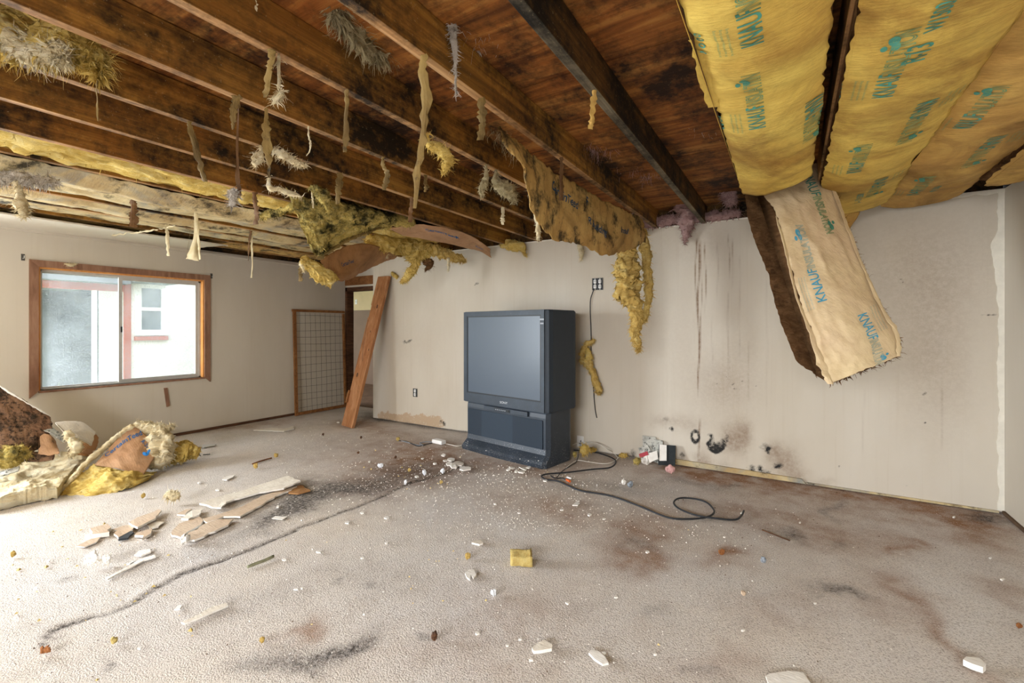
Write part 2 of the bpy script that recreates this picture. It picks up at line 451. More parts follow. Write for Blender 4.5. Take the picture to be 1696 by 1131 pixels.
def wallmat(name, base, alt, attr=False, streak=0.16):
    n = NT(name, 0.62, 0.35)
    f = n.noise(n.coord('World', (1, 1, 0.35)), 1.1, 5); st = n.noise(n.coord('World', (26, 26, 0.6)), 1.0, 4)
    c = n.mix(n.rng(f, 0.35, 0.7), sr(base), sr(alt))
    c = n.mix(n.rng(st, 0.55, 0.85, 0, streak), c, sr('#a08a68'))
    sp = n.noise(n.coord('World'), 160, 2); c = n.mix(n.rng(sp, 0.74, 0.80, 0, 0.5), c, sr('#75624a'))
    if attr:
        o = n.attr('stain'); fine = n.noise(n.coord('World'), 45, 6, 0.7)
        br = n.mul(o[0], n.rng(fine, 0.25, 0.6, 0.5, 1.15)); c = n.mix(br, c, sr('#7a5f47'))  # red channel holds brown stains and the shade painted at right
        pl = n.rng(n.mul(o[2], n.rng(fine, 0.3, 0.65, 0.3, 1.3)), 0.4, 0.55); c = n.mix(pl, c, sr('#b79f84'))
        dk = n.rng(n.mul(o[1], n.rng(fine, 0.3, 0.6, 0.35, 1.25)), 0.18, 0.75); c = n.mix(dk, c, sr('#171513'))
    n.col(c); n.bump(n.noise(n.coord('World'), 120, 3), 0.06, 0.002); return n.m
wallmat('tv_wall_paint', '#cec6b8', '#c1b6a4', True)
wallmat('wall_paint', '#cbc3b5', '#c0b6a5', False, 0.12)

n = NT('carpet', 0.95, 0.1)
o = n.attr('stain')
pile = n.noise(n.coord('World'), 150, 3, 0.6); pile2 = n.noise(n.coord('World'), 230, 2); mid = n.noise(n.coord('World'), 7, 6, 0.65); big = n.noise(n.coord('World'), 0.9, 4)
c = n.mix(n.rng(big, 0.35, 0.7), sr('#d3cdc8'), sr('#d9cec0'))
c = n.mix(n.rng(mid, 0.45, 0.75, 0, 0.5), c, sr('#b8aca1'))
c = n.mix(n.mul(o[2], n.rng(mid, 0.3, 0.6, 0.5, 1.0)), c, sr('#dcd8d4'))
c = n.mix(n.mul(o[0], n.rng(mid, 0.3, 0.62, 0.45, 1.1)), c, sr('#8f6747'))
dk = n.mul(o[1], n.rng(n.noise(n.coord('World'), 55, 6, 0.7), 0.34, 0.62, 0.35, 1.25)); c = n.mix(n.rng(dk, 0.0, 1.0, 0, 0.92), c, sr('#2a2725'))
sp = n.noise(n.coord('World'), 55, 2); c = n.mix(n.rng(sp, 0.71, 0.76, 0, 0.55), c, sr('#4a3a2d'))
c = n.mix(n.rng(pile, 0.50, 0.30, 0, 0.6), c, sr('#6a5c50'))
c = n.mix(n.rng(pile2, 0.55, 0.72, 0, 0.5), c, sr('#f1ebe4')); c = n.mix(n.rng(n.noise(n.coord('World'), 70, 3), 0.68, 0.73, 0, 0.7), c, sr('#f4f1ee'))
n.col(c); n.bump(n.mul(pile, n.mul(pile2, 0.5), 'ADD'), 0.7, 0.008)

def fiber(name, c0, c1, c2, dark=None, darkamt=0.5, scale=10, lo=0.55):
    n = NT(name, 0.95, 0.05)
    f = n.noise(n.coord('Object', (1, 1, 2.2)), scale, 8, 0.7, 1.2); g = n.noise(n.coord('Object', (3, 1, 9)), scale * 3, 6, 0.7, 1.5)
    c = n.ramp(f, [(0.28, sr(c0)), (0.5, sr(c1)), (0.72, sr(c2))]); c = n.mix(n.rng(g, 0.4, 0.7, 0, 0.45), c, sr(c2))
    if dark:
        k = n.rng(n.noise(n.coord('World'), scale * 0.45, 7, 0.72), lo, lo + 0.14, 0, darkamt); c = n.mix(k, c, sr(dark))
    n.col(c); n.bump(n.mul(f, g, 'ADD'), 0.8, 0.02)
    n.b.inputs['Subsurface Weight'].default_value = 0.0; return n.m
fiber('yellow_fiber', '#c6993c', '#e6c364', '#f6e4a6', '#8f6a32', 0.5, 9, 0.60)
fiber('pale_fiber', '#dfc084', '#f4e2b6', '#fcf5e0', '#b8965e', 0.4, 9, 0.62)
fiber('moldy_fiber', '#a8904a', '#dcc066', '#f2e2a0', '#1d221a', 0.95, 13, 0.455)
fiber('orange_fiber', '#c08f42', '#e8c168', '#f7e3a2', '#8f6232', 0.6, 10, 0.58)
fiber('brown_fiber', '#4d3320', '#7d5a3c', '#9d7852', '#2b1b10', 0.7, 14, 0.55)
fiber('pink_fiber', '#8f6a66', '#bd9692', '#ddc2bd', '#4d352e', 0.6, 12, 0.58)
fiber('grey_fiber', '#8a7a58', '#b5a57e', '#d8cba8', None)
fiber('white_fiber', '#a99a86', '#cfc4b6', '#e8e2da', None)
fiber('foam_yellow', '#d8b060', '#ecd07e', '#f6e6a8', '#c49348', 0.5, 12, 0.62)

def kraft(name, c0, c1, stain='#7a5220', amt=0.6, mold=0.0, lo=0.52, fine=False):
    n = NT(name, 0.7, 0.25)
    f = n.noise(n.coord('World'), 3.2, 7, 0.62, 0.4); g = n.noise(n.coord('World'), 26, 5, 0.6); w = n.noise(n.coord('World', (1, 5, 1)), 18, 4)
    c = n.mix(n.rng(f, 0.36, 0.66), sr(c0), sr(c1))
    c = n.mix(n.rng(n.noise(n.coord('World'), 1.9, 8, 0.66, 0.9), lo, lo + 0.2, 0, amt), c, sr(stain))
    c = n.mix(n.rng(g, 0.5, 0.8, 0, 0.3), c, sr(stain))
    if mold: c = n.mix(n.rng(n.noise(n.coord('World'), 6, 9, 0.75), 0.66 - 0.14 * mold, 0.78 - 0.14 * mold, 0, 0.9), c, sr('#1d1a14'))
    if fine: c = n.mix(n.rng(n.noise(n.coord('World'), 34, 7, 0.75), 0.52, 0.6, 0, 0.85), c, sr('#1b1511'))
    n.col(c); n.bump(n.mul(w, g, 'ADD'), 0.35, 0.008); return n.m
kraft('kraft_yellow', '#dfc566', '#cba650', '#8f6a30', 0.85, 0, 0.44)
kraft('kraft_tan', '#cba65c', '#b88e4c', '#7a5828', 0.8, 0, 0.45)
kraft('kraft_pale', '#e0cca4', '#d8c0a0', '#a88a60', 0.5, 0, 0.5)
kraft('kraft_brown', '#a87c4e', '#96693e', '#5c3c1e', 0.6, 0.4)
kraft('kraft_moldy', '#c9a868', '#b48d50', '#5e4726', 0.8, 1.3)
kraft('kraft_floor', '#bd9672', '#a9805d', '#6e4f3c', 0.5, 0.35)
kraft('strip_tan', '#8d7542', '#6b5530', '#382814', 0.75, 0.8, 0.45)
kraft('strip_dark', '#6b4c2c', '#553a20', '#2f1f10', 0.6, 0.5)
kraft('strip_pale', '#d2c6a6', '#b5a47c', '#6e5a3e', 0.6, 0.4)
kraft('peel_paper', '#d0bf94', '#ad9264', '#6c7c88', 0.85, 1.0, 0.5)
kraft('dirt_board', '#86674f', '#745541', '#46342a', 0.6, 1.2, fine=True)
kraft('drywall_tan', '#cdb9a2', '#bfa68c', '#8a7058', 0.35, 0.2)
kraft('drywall_white', '#e4ddd0', '#d6cdbd', '#a48f74', 0.35, 0.3)
kraft('plaster_white', '#efece6', '#e2ddd4', '#b9ad9c', 0.2)
kraft('moldy_paper', '#c9c6bd', '#aeb0a8', '#4d4d48', 0.6, 1.0, fine=True)
plain('print_teal', '#4d8c7c', 0.8, 0.2, 0.15, 40)
plain('print_teal_faint', '#6f946c', 0.8, 0.2, 0.15, 40)
plain('print_blue', '#4f9fc0', 0.8, 0.2, 0.15, 40)
plain('print_blue_faint', '#9fb0a8', 0.8, 0.2, 0.1, 40)
plain('print_navy', '#2466a0', 0.8, 0.2, 0.2, 40)
plain('ink_dark', '#2b4a66', 0.8, 0.2, 0.2, 40)

n = NT('tv_plastic', 0.5, 0.4)
f = n.noise(n.coord(), 140, 3); d = n.noise(n.coord('World'), 210, 2); low = n.noise(n.coord('World'), 6, 5)
c = n.mix(n.rng(low, 0.3, 0.7), sr('#2b343e'), sr('#35404c'))
c = n.mix(n.rng(n.mul(d, n.mul(low, 0.25), 'ADD'), 0.86, 0.9, 0, 0.75), c, sr('#c8c6c2'))
n.col(c); n.bump(f, 0.08, 0.002)
n = NT('tv_base_plastic', 0.45, 0.45)
d = n.noise(n.coord('World'), 170, 2); low = n.noise(n.coord('World'), 5, 5)
sepz = n.node('ShaderNodeSeparateXYZ'); n.link(n.node('ShaderNodeNewGeometry').outputs['Position'], sepz.inputs[0])
dust = n.rng(sepz.outputs[2], 0.32, 0.02, 0.0, 0.10)      # fallen plaster dust settles on the foot
c = n.mix(n.rng(low, 0.3, 0.7), sr('#242d37'), sr('#303a46'))
c = n.mix(n.rng(n.mul(n.mul(d, n.mul(low, 0.2), 'ADD'), dust, 'ADD'), 0.835, 0.875, 0, 0.75), c, sr('#d8d6d2'))
n.col(c)
plain('tv_grille', '#2a343f', 0.7, 0.25, 0.1, 200)
plain('tv_grille_light', '#323d49', 0.7, 0.25, 0.1, 200)
plain('tv_dark', '#20252a', 0.5, 0.4)
plain('tv_side', '#2a333d', 0.55, 0.35, 0.06, 8)
n = NT('tv_screen', 0.42, 0.4); n.col(sr('#465260')); n.b.inputs['Coat Weight'].default_value = 0.08; n.b.inputs['Coat Roughness'].default_value = 0.2
plain('logo_silver', '#c9ced2', 0.35, 0.5)
plain('aluminium', '#b9b8b4', 0.45, 0.5, 0.08, 20)
plain('white_plastic', '#e9e8e6', 0.45, 0.5)
plain('black_plastic', '#17171a', 0.5, 0.4)
plain('cable_black', '#23262b', 0.5, 0.4)
plain('cable_white', '#dcd8ce', 0.5, 0.4)
plain('cable_grey', '#8d949c', 0.5, 0.4)
plain('orange_plastic', '#d8632a', 0.5, 0.4)
plain('red_print', '#a8424a', 0.7, 0.3)
plain('black_mold_cover', '#23282a', 0.7, 0.3, 0.3, 30)
plain('wire_steel', '#4e4b45', 0.5, 0.5, 0.2, 10, 0.6)
plain('box_metal', '#4d4b46', 0.5, 0.5)
plain('joint_compound', '#e2ddd0', 0.9, 0.1, 0.08, 14)
plain('pale_blue_lump', '#dfe1e6', 0.8, 0.2, 0.08, 40)
plain('pink_tissue', '#d9aaa6', 0.85, 0.2, 0.08, 40)
plain('olive_twig', '#7f7f66', 0.85, 0.2, 0.2, 30)
plain('rust_leaf', '#8c5a34', 0.8, 0.2, 0.2, 30)
plain('seam_dark', '#4f463f', 0.95, 0.1, 0.3, 40)
plain('hall_panel', '#806a5a', 0.6, 0.3, 0.06, 4)
plain('hall_upper', '#cdb892', 0.7, 0.3, 0.06, 4)
plain('hall_floor', '#6d5441', 0.9, 0.2, 0.25, 9)
plain('subfloor', '#5e4a38', 0.9, 0.2, 0.2, 9)
plain('outside_siding', '#e8e6e2', 0.8, 0.2, 0.03, 3)
plain('outside_red', '#b0604e', 0.8, 0.2, 0.1, 5)
plain('outside_grey', '#43484a', 0.8, 0.2, 0.25, 2)
plain('outside_dark', '#5a6268', 0.3, 0.5)
plain('outside_roof', '#70747a', 0.8, 0.2, 0.1, 5)
plain('grass_green', '#a3b184', 0.9, 0.2, 0.25, 3)
n = NT('dirty_glass', 0.1, 0.5)
tr = n.node('ShaderNodeBsdfTransparent'); tl = n.node('ShaderNodeBsdfTranslucent'); tl.inputs[0].default_value = (0.9, 0.95, 1, 1)
gl = n.node('ShaderNodeBsdfGlossy'); gl.inputs['Roughness'].default_value = 0.05
big = n.noise(n.coord('World'), 2.2, 5); spk = n.noise(n.coord('World'), 120, 3, 0.7)
k = n.mul(n.rng(big, 0.3, 0.7, 0.03, 0.16), n.rng(spk, 0.52, 0.74, 0.0, 0.3), 'ADD')
m1 = n.node('ShaderNodeMixShader'); n.link(k, m1.inputs[0]); n.link(tr.outputs[0], m1.inputs[1]); n.link(tl.outputs[0], m1.inputs[2])
m2 = n.node('ShaderNodeMixShader'); m2.inputs[0].default_value = 0.04; n.link(m1.outputs[0], m2.inputs[1]); n.link(gl.outputs[0], m2.inputs[2])
n.link(m2.outputs[0], n.n['Material Output'].inputs['Surface'])
# ------------------------------------------------------------------ the room
def ell(px, py, cx, cy, rx, ry, ang=0.0, p=2.0):
    a = math.radians(ang); dx, dy = px - cx, py - cy
    x = dx * math.cos(a) + dy * math.sin(a); y = -dx * math.sin(a) + dy * math.cos(a)
    return np.exp(-((np.abs(x / rx)) ** p + (np.abs(y / ry)) ** p))
def polyd(px, py, pts):
    d = np.full(px.shape, 1e9)
    for (x0, y0), (x1, y1) in zip(pts[:-1], pts[1:]):
        vx, vy = x1 - x0, y1 - y0; t = np.clip(((px - x0) * vx + (py - y0) * vy) / (vx * vx + vy * vy), 0, 1)
        d = np.minimum(d, np.hypot(px - x0 - t * vx, py - y0 - t * vy))
    return d
def grid_quads(nx, ny):
    i = np.arange(nx * ny).reshape(ny, nx)
    return np.stack([i[:-1, :-1], i[:-1, 1:], i[1:, 1:], i[1:, :-1]], -1).reshape(-1, 4).tolist()
def set_stain_shade(o, R, G, B):
    a = o.data.color_attributes.new('stain', 'FLOAT_COLOR', 'POINT'); n_ = len(o.data.vertices)
    A = np.zeros((n_, 4), np.float32); A[:, 3] = 1; k = len(R)
    A[:k, 0] = np.clip(R, 0, 1); A[:k, 1] = np.clip(G, 0, 1); A[:k, 2] = np.clip(B, 0, 1)
    a.data.foreach_set('color', A.ravel())

# floor: carpet, stains worked into the pile, a puckered seam across it
SEAM = [(95, 1131), (84, 1105), (72, 1065), (80, 1045), (112, 1032), (150, 1018), (182, 1014), (212, 1003), (240, 985), (270, 968), (300, 950), (345, 932), (395, 916), (440, 898), (500, 872), (560, 850), (620, 826), (680, 800), (735, 782), (760, 772)]
xs = np.arange(XW - 0.02, XR + 0.05, 0.02); ys = np.arange(YB - 0.02, YH + 0.1, 0.02)
GX, GY = np.meshgrid(xs, ys); fx, fy = GX.ravel(), GY.ravel()
P3 = np.stack([fx, fy, np.zeros_like(fx)], 1); PX, PY = topix(P3)
front = (P3 @ FW) > 0.35
dn = fbm(P3 * 3.2, 4, 5, 0.6); dn2 = fbm(P3 * 3.2 + 9, 8, 5, 0.6)
sclx = np.clip((PY - 600) / 300, 0.2, 1.6)
qx, qy = PX + dn * 60 * sclx, PY + dn2 * 26 * sclx
BR = [(690, 772, 100, 30, 0, .85), (600, 800, 80, 26, 0, .4), (860, 776, 90, 14, 8, .5), (930, 770, 60, 14, 0, .4), (1300, 790, 230, 26, 9, .75), (1150, 782, 120, 20, 6, .6), (1480, 822, 170, 26, 9, .75), (1610, 862, 70, 24, 14, .8),
      (1390, 880, 130, 32, 10, .6), (1230, 850, 90, 26, 5, .4), (1060, 888, 55, 38, -20, .7), (1048, 940, 36, 24, 0, .75), (945, 850, 50, 20, 0, .5), (880, 830, 90, 24, 0, .35), (1180, 925, 45, 22, 0, .45), (1195, 920, 20, 12, 0, .5),
      (1480, 985, 60, 26, 35, .55), (1555, 1045, 75, 22, 45, .6), (1620, 1110, 60, 22, 40, .4), (1490, 907, 20, 8, 0, .6), (1620, 905, 70, 20, 20, .6), (1660, 985, 60, 18, 20, .45), (498, 1050, 32, 14, -30, .7), (850, 1010, 90, 40, 0, .28), (780, 1090, 120, 40, 0, .25), (1180, 1100, 80, 30, 0, .3),
      (620, 735, 90, 16, 0, .35), (730, 745, 60, 18, 0, .4), (500, 760, 120, 14, 0, .2), (1430, 1010, 70, 24, 30, .3), (1290, 1000, 70, 40, 0, .25), (590, 700, 40, 8, 0, .6), (620, 712, 60, 8, 8, .5), (400, 705, 120, 6, -8, .5)]
DK = [(520, 822, 90, 20, -12, .75), (470, 846, 60, 14, -25, .8), (600, 806, 110, 20, -8, .5), (400, 880, 120, 18, -22, .3), (700, 778, 70, 18, -8, .45), (130, 800, 60, 10, -15, .4), (590, 1070, 40, 22, -40, .75), (540, 1090, 60, 18, -20, .6), (505, 1105, 60, 20, 0, .45), (440, 1115, 60, 14, 0, .4),
      (1365, 978, 42, 9, 22, .8), (1312, 887, 26, 7, 20, .7), (1395, 842, 8, 18, -25, .5), (1397, 893, 20, 6, 0, .45), (1056, 893, 20, 9, 0, .5), (154, 1083, 12, 8, 0, .8), (100, 957, 25, 8, -15, .5), (70, 1040, 30, 8, -10, .3), (719, 1062, 9, 7, 0, .8), (1090, 1020, 16, 9, 0, .3), (1120, 1015, 20, 10, 0, .3), (570, 977, 7, 5, 0, .6), (612, 980, 10, 4, 0, .6),
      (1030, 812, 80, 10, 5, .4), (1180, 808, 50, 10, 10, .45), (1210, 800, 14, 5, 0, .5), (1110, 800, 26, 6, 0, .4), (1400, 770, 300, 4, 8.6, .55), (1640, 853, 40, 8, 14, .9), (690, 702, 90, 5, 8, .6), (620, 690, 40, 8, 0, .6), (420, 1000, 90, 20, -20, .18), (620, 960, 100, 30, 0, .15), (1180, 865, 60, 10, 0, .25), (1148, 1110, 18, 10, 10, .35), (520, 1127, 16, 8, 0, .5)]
LT = [(1540, 965, 110, 50, 20, .8), (1640, 1060, 80, 50, 20, .7), (1180, 960, 110, 40, 0, .45), (1500, 870, 60, 14, 8, .4), (860, 852, 90, 18, 4, .45), (850, 930, 160, 40, 0, .3), (300, 770, 160, 30, 0, .35), (480, 735, 180, 24, 0, .35), (140, 960, 160, 60, 0, .4), (700, 920, 160, 30, 0, .2), (850, 876, 50, 5, 12, .8), (1150, 1108, 26, 12, 10, .35), (1400, 1090, 160, 40, 0, .35), (1180, 1000, 60, 40, 0, .4)]
R = sum(k[5] * ell(qx, qy, *k[:5]) for k in BR); G = sum(k[5] * ell(qx, qy, *k[:5]) for k in DK); B = sum(k[5] * ell(qx, qy, *k[:5]) for k in LT)
sd = polyd(PX, PY + dn2 * 4, SEAM); sw = np.clip((PY - 700) / 130, 0.9, 2.8)
sm = np.exp(-(sd / sw) ** 2) * np.clip(0.75 + 0.9 * fbm(P3 * 6, 77, 3), 0.1, 1); G = G + 1.5 * sm
gm = np.where(front, 1.0, 0.0); R, G, B = R * gm, G * gm, B * gm
fz_ = 0.004 * fbm(P3 * 1.3, 12, 3) - 0.004
ridge = np.exp(-(polyd(PX, PY + 3 * sw, SEAM) / (2.5 * sw)) ** 2) * gm * 0.006 * np.clip(0.6 + fbm(P3 * 5, 70, 3), 0, 1.3)
fz_ = fz_ + ridge - 0.006 * sm * gm
fv = np.stack([fx, fy, fz_], 1)
floor = mk('floor', fv, grid_quads(len(xs), len(ys)), M['carpet'], None, True, recalc=False)
set_stain_shade(floor, R, G, B); tag(floor, kind='structure')
sub = MB(); sub.box((XW - 0.4, YB - 0.3, -0.16), (XR + 0.3, 7.6, -0.03)); tag(sub.build('floor_slab', M['subfloor']), kind='structure')

# television wall (front is a fine grid carrying stains and painted shade, back and ends close it)
WT = 0.11; ZT = ZC + 0.012
xs = np.linspace(XD, XR + 0.0, int((XR - XD) / 0.011)); zs = np.linspace(0.012, ZT, int(ZT / 0.011))
GX, GZ = np.meshgrid(xs, zs); wx, wz = GX.ravel(), GZ.ravel()
W3 = np.stack([wx, np.full_like(wx, YW), wz], 1); PX, PY = topix(W3)
d1, d2 = fbm(W3 * 9, 21, 5, 0.6), fbm(W3 * 9 + 5, 25, 5, 0.6); qx, qy = PX + d1 * 12, PY + d2 * 12
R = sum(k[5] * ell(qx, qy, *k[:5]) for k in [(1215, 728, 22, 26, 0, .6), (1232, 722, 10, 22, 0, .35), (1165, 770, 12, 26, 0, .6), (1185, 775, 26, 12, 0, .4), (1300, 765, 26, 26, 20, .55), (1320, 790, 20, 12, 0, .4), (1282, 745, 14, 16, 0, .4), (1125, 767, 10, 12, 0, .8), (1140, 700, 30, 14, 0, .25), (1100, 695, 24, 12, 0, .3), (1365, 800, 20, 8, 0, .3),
    (1190, 640, 50, 46, 0, .28), (1540, 560, 60, 130, 0, .2), (1230, 600, 40, 90, 0, .15), (1120, 560, 60, 80, 0, .12), (680, 560, 70, 60, 0, .10), (1520, 440, 170, 90, -6, .28), (1560, 620, 70, 110, 0, .16), (1150, 395, 60, 60, 0, .2)])  # right-hand ellipses: dangling batt's shadow and shaded upper right painted in as brown
for (cx_, y0, y1, w_, s_) in [(1153, 392, 530, 1.0, .8), (1157, 392, 660, 1.1, .9), (1161, 395, 600, .8, .6), (1168, 400, 525, .8, .7), (1207, 385, 470, .9, .55), (1213, 390, 480, .9, .5), (1188, 400, 500, 1.0, .35), (1225, 420, 640, 1.0, .2), (1206, 480, 640, 1.2, .3), (1158, 690, 778, 1.2, .9), (1180, 520, 620, 1, .2), (1240, 560, 680, 1.2, .2), (1560, 600, 760, 1.2, .2), (1430, 640, 780, 1.2, .14), (1270, 430, 700, 1.5, .12)]:
    wob = cx_ + 1.2 * np.sin(PY * 0.045 + cx_)
    R = R + s_ * np.exp(-((PX - wob) / w_) ** 2) * np.clip((PY - y0) / 12, 0, 1) * np.clip((y1 - PY) / 40, 0, 1)
ring = lambda cx_, cy_, rx, ry, w: np.exp(-((np.hypot((PX + d1 * 5 - cx_) / rx, (PY + d2 * 5 - cy_) / ry) - 1) / w) ** 2)
G = 0.95 * ring(1151, 722, 7, 10, .38) + 0.9 * ring(1186, 734, 13, 13, .22) * np.clip((PY - 724) / 8, 0, 1) + sum(k[5] * ell(qx, qy, *k[:5]) for k in [(1184, 738, 12, 8, 0, 1.0), (1275, 746, 4, 5, 0, 1.3), (1266, 738, 12, 9, 0, .45), (1245, 778, 7, 8, 0, .8), (1260, 781, 5, 7, 0, .8), (1272, 783, 5, 6, 0, .7), (1286, 772, 8, 5, 0, .9), (1130, 752, 8, 6, 0, .6), (1110, 712, 3.5, 3.5, 0, 1.2), (1176, 720, 4, 6, 0, .8), (1205, 725, 4, 10, 0, .6), (1100, 690, 8, 6, 0, .35), (1050, 750, 10, 6, 0, .6), (1140, 770, 8, 10, 0, .4),
    (674, 563, 7, 3, 0, .8), (791, 468, 3, 3, 0, .7), (1392, 770, 2, 3, 0, .6), (1530, 655, 2, 4, 0, .7), (1493, 463, 3, 2, 0, .6), (1640, 520, 14, 1.3, 4, .9), (1528, 697, 2, 2, 0, .8), (732, 703, 4, 3, 0, .8), (1500, 805, 4, 2, 0, .4)])
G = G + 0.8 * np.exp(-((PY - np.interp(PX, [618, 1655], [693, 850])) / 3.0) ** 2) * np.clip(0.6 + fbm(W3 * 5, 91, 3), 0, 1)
spk = np.clip((fbm(W3 * 60, 41, 2) - 0.5) * 6, 0, 1) * ell(PX, PY, 1215, 640, 60, 40); G = G + 0.7 * spk
Bc = sum(k[5] * ell(PX + d1 * 16, PY + d2 * 8, *k[:5], p=4) for k in [(690, 696, 46, 11, 6, 1.0), (640, 690, 18, 6, 6, .7)])
nv_ = len(W3); n1 = [nv_, nv_ + 1, nv_ + 2, nv_ + 3]
bk = np.array([(XD, YW + WT, 0.012), (XR, YW + WT, 0.012), (XR, YW + WT, ZT), (XD, YW + WT, ZT)])
nx, nz = len(xs), len(zs); gi = np.arange(nx * nz).reshape(nz, nx)
Fq = grid_quads(nx, nz) + [(n1[1], n1[0], n1[3], n1[2]), list(gi[:, 0]) + [n1[3], n1[0]], [n1[1], n1[2]] + list(gi[::-1, -1]), [n1[0], n1[1]] + list(gi[0, ::-1]), list(gi[-1, :]) + [n1[2], n1[3]]]
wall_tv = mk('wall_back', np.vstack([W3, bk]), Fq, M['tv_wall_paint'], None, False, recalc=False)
set_stain_shade(wall_tv, R, G, Bc); tag(wall_tv, kind='structure')

# window wall: openings for the visible window and a patio door beside the camera
WY0, WY1, WZ0, WZ1 = 1.055 * H, 2.190 * H, 0.520 * H, 1.455 * H
PY0, PY1, PZ1 = -1.70, 0.20, 2.03
w = MB(); x0, x1 = XW - 0.13, XW
w.box((x0, YB, 0), (x1, PY0, ZT)); w.box((x0, PY0, PZ1), (x1, PY1, ZT)); w.box((x0, PY1, 0), (x1, WY0, ZT))
w.box((x0, WY0, 0), (x1, WY1, WZ0)); w.box((x0, WY0, WZ1), (x1, WY1, ZT)); w.box((x0, WY1, 0), (x1, YH + 0.12, ZT))
tag(w.build('wall_left', M['wall_paint']), kind='structure')
w = MB(); w.box((XR, YB, 0), (XR + 0.11, YW + WT, ZT)); tag(w.build('wall_right', M['wall_paint']), kind='structure')
w = MB(); BX0, BX1, BZ0, BZ1 = -2.35, 0.55, 0.5, 2.0
w.box((XW - 0.13, YB - 0.12, 0), (BX0, YB, ZT)); w.box((BX1, YB - 0.12, 0), (XR + 0.11, YB, ZT)); w.box((BX0, YB - 0.12, 0), (BX1, YB, BZ0)); w.box((BX0, YB - 0.12, BZ1), (BX1, YB, ZT))
tag(w.build('wall_front', M['wall_paint']), kind='structure')
# upper closure of the walls up to the roof deck
w = MB(); w.box((XW - 0.13, YB - 0.12, ZT), (XW - 0.02, YH + 0.12, ZD)); w.box((XR + 0.02, YB, ZT), (XR + 0.11, YW + WT, ZD)); w.box((XW, YB - 0.12, ZT), (XR, YB, ZD)); w.box((XD, YW + 0.03, ZT), (XR, YW + WT, ZD))
tag(w.build('wall_top_plate', M['joist_grey']), kind='structure')

# hall beyond the corner: door frame, panelled far wall
DX0, DX1 = xpl(575, 560, XW)[0], -4.0
jl = ypl(573, 560, YH)[0]; jr = jl + 0.045
w = MB(); w.box((XW - 0.1, YH, 0), (jl, YH + 0.10, ZT)); w.box((jl, YH, 1.82), (XD + 0.9, YH + 0.10, ZT)); w.box((XD + 0.9, YW + WT, 0), (XD + 1.0, YH + 0.1, ZT))
tag(w.build('wall_hall', M['wall_paint']), kind='structure')
df = thing('door_1', None, None, (jl + 0.4, YH, 0)); tag(df, kind='structure')
w = MB(); w.box((jl, YH - 0.015, 0), (jr, YH + 0.11, 1.86)); w.build('jamb', M['dark_trim_wood'], df)
w = MB(); w.box((jl, YH - 0.015, 1.80), (XD + 0.9, YH + 0.11, 1.86)); w.build('door_head', M['dark_trim_wood'], df)
w = MB(); w.box((jl, YH - 0.02, 1.89), (XD + 0.9, YH + 0.02, 2.02)); w.build('head_casing', M['frame_wood'], df)
HY = 6.9
w = MB(); w.box((-9.4, HY, -0.05), (-3.6, HY + 0.1, 1.62)); tag(w.build('wall_far_hall', M['hall_panel']), kind='structure')
w = MB(); w.box((-9.4, HY, 1.62), (-3.6, HY + 0.1, 2.3)); tag(w.build('wall_far_hall_upper', M['hall_upper']), kind='structure')
w = MB(); w.box((-9.4, YH + 0.1, -0.04), (-3.6, HY, -0.012)); tag(w.build('floor_hall', M['hall_floor']), kind='structure')
w = MB(); w.box((-9.4, YH, 2.3), (-3.6, HY + 0.1, 2.36)); tag(w.build('ceiling_hall', M['wall_paint']), kind='structure')
w = MB(); w.box((-3.7, YH, -0.02), (-3.6, HY + 0.1, 2.3)); tag(w.build('wall_hall_end', M['hall_panel']), kind='structure')
w = MB(); w.box((-6.1, HY - 0.012, 0.28), (-4.2, HY, 0.46)); tag(w.build('trim_1', M['outside_red']), kind='structure')
sp_ = ypl(590, 500, HY)
t = thing('light_switch', 'small white wall switch on the brown panelled wall seen through the doorway', 'switch', (sp_[0], HY, sp_[2] - .05))
w = MB(); w.bevbox((sp_[0] - .035, HY - .008, sp_[2] - .055), (sp_[0] + .035, HY, sp_[2] + .055), .003); w.build('plate', M['white_plastic'], t)
w = MB(); w.box((sp_[0] - .006, HY - .018, sp_[2] - .012), (sp_[0] + .006, HY - .008, sp_[2] + .012)); w.build('toggle', M['white_plastic'], t)

# ceiling: roof deck panels and joists
ceil = bpy.data.objects.new('ceiling', None); C.objects.link(ceil); ceil.location = (0, 0, ZC); tag(ceil, kind='structure')
g = MB(); g.box((0, 0, 0), (2.434, 1.214, 0.016)); pan0 = None
for iy in range(7):
    off = -1.22 if iy % 2 else 0.0
    for ix in range(4):
        lx = XW - 0.12 + off + ix * 2.44; ly = YB - 0.12 + iy * 1.22
        if lx > XR + 0.1: continue
        lz = JD + 0.002 * ((ix * 7 + iy * 3) % 3)
        if pan0 is None:
            pan0 = g.build('plywood_panel', M['plywood'], None); pan0.parent = ceil; base_off = np.array([1.217, 0.607, 0]); pan0.location = (lx + 1.217, ly + 0.607, lz)
        else: copyo(pan0, (lx + 1.217, ly + 0.607, lz), ceil)
w = MB(); w.box((XW - 0.2, YB - 0.2, ZD + 0.022), (XR + 0.2, YH + 0.2, ZD + 0.06)); tag(w.build('roof', M['plywood']), kind='structure')
JX = {}
JW = 0.040
w = MB(); Lj = YW - YB + 0.06; w.bevbox((-JW / 2, -Lj / 2, 0), (JW / 2, Lj / 2, JD), 0.003)
LONG = {}
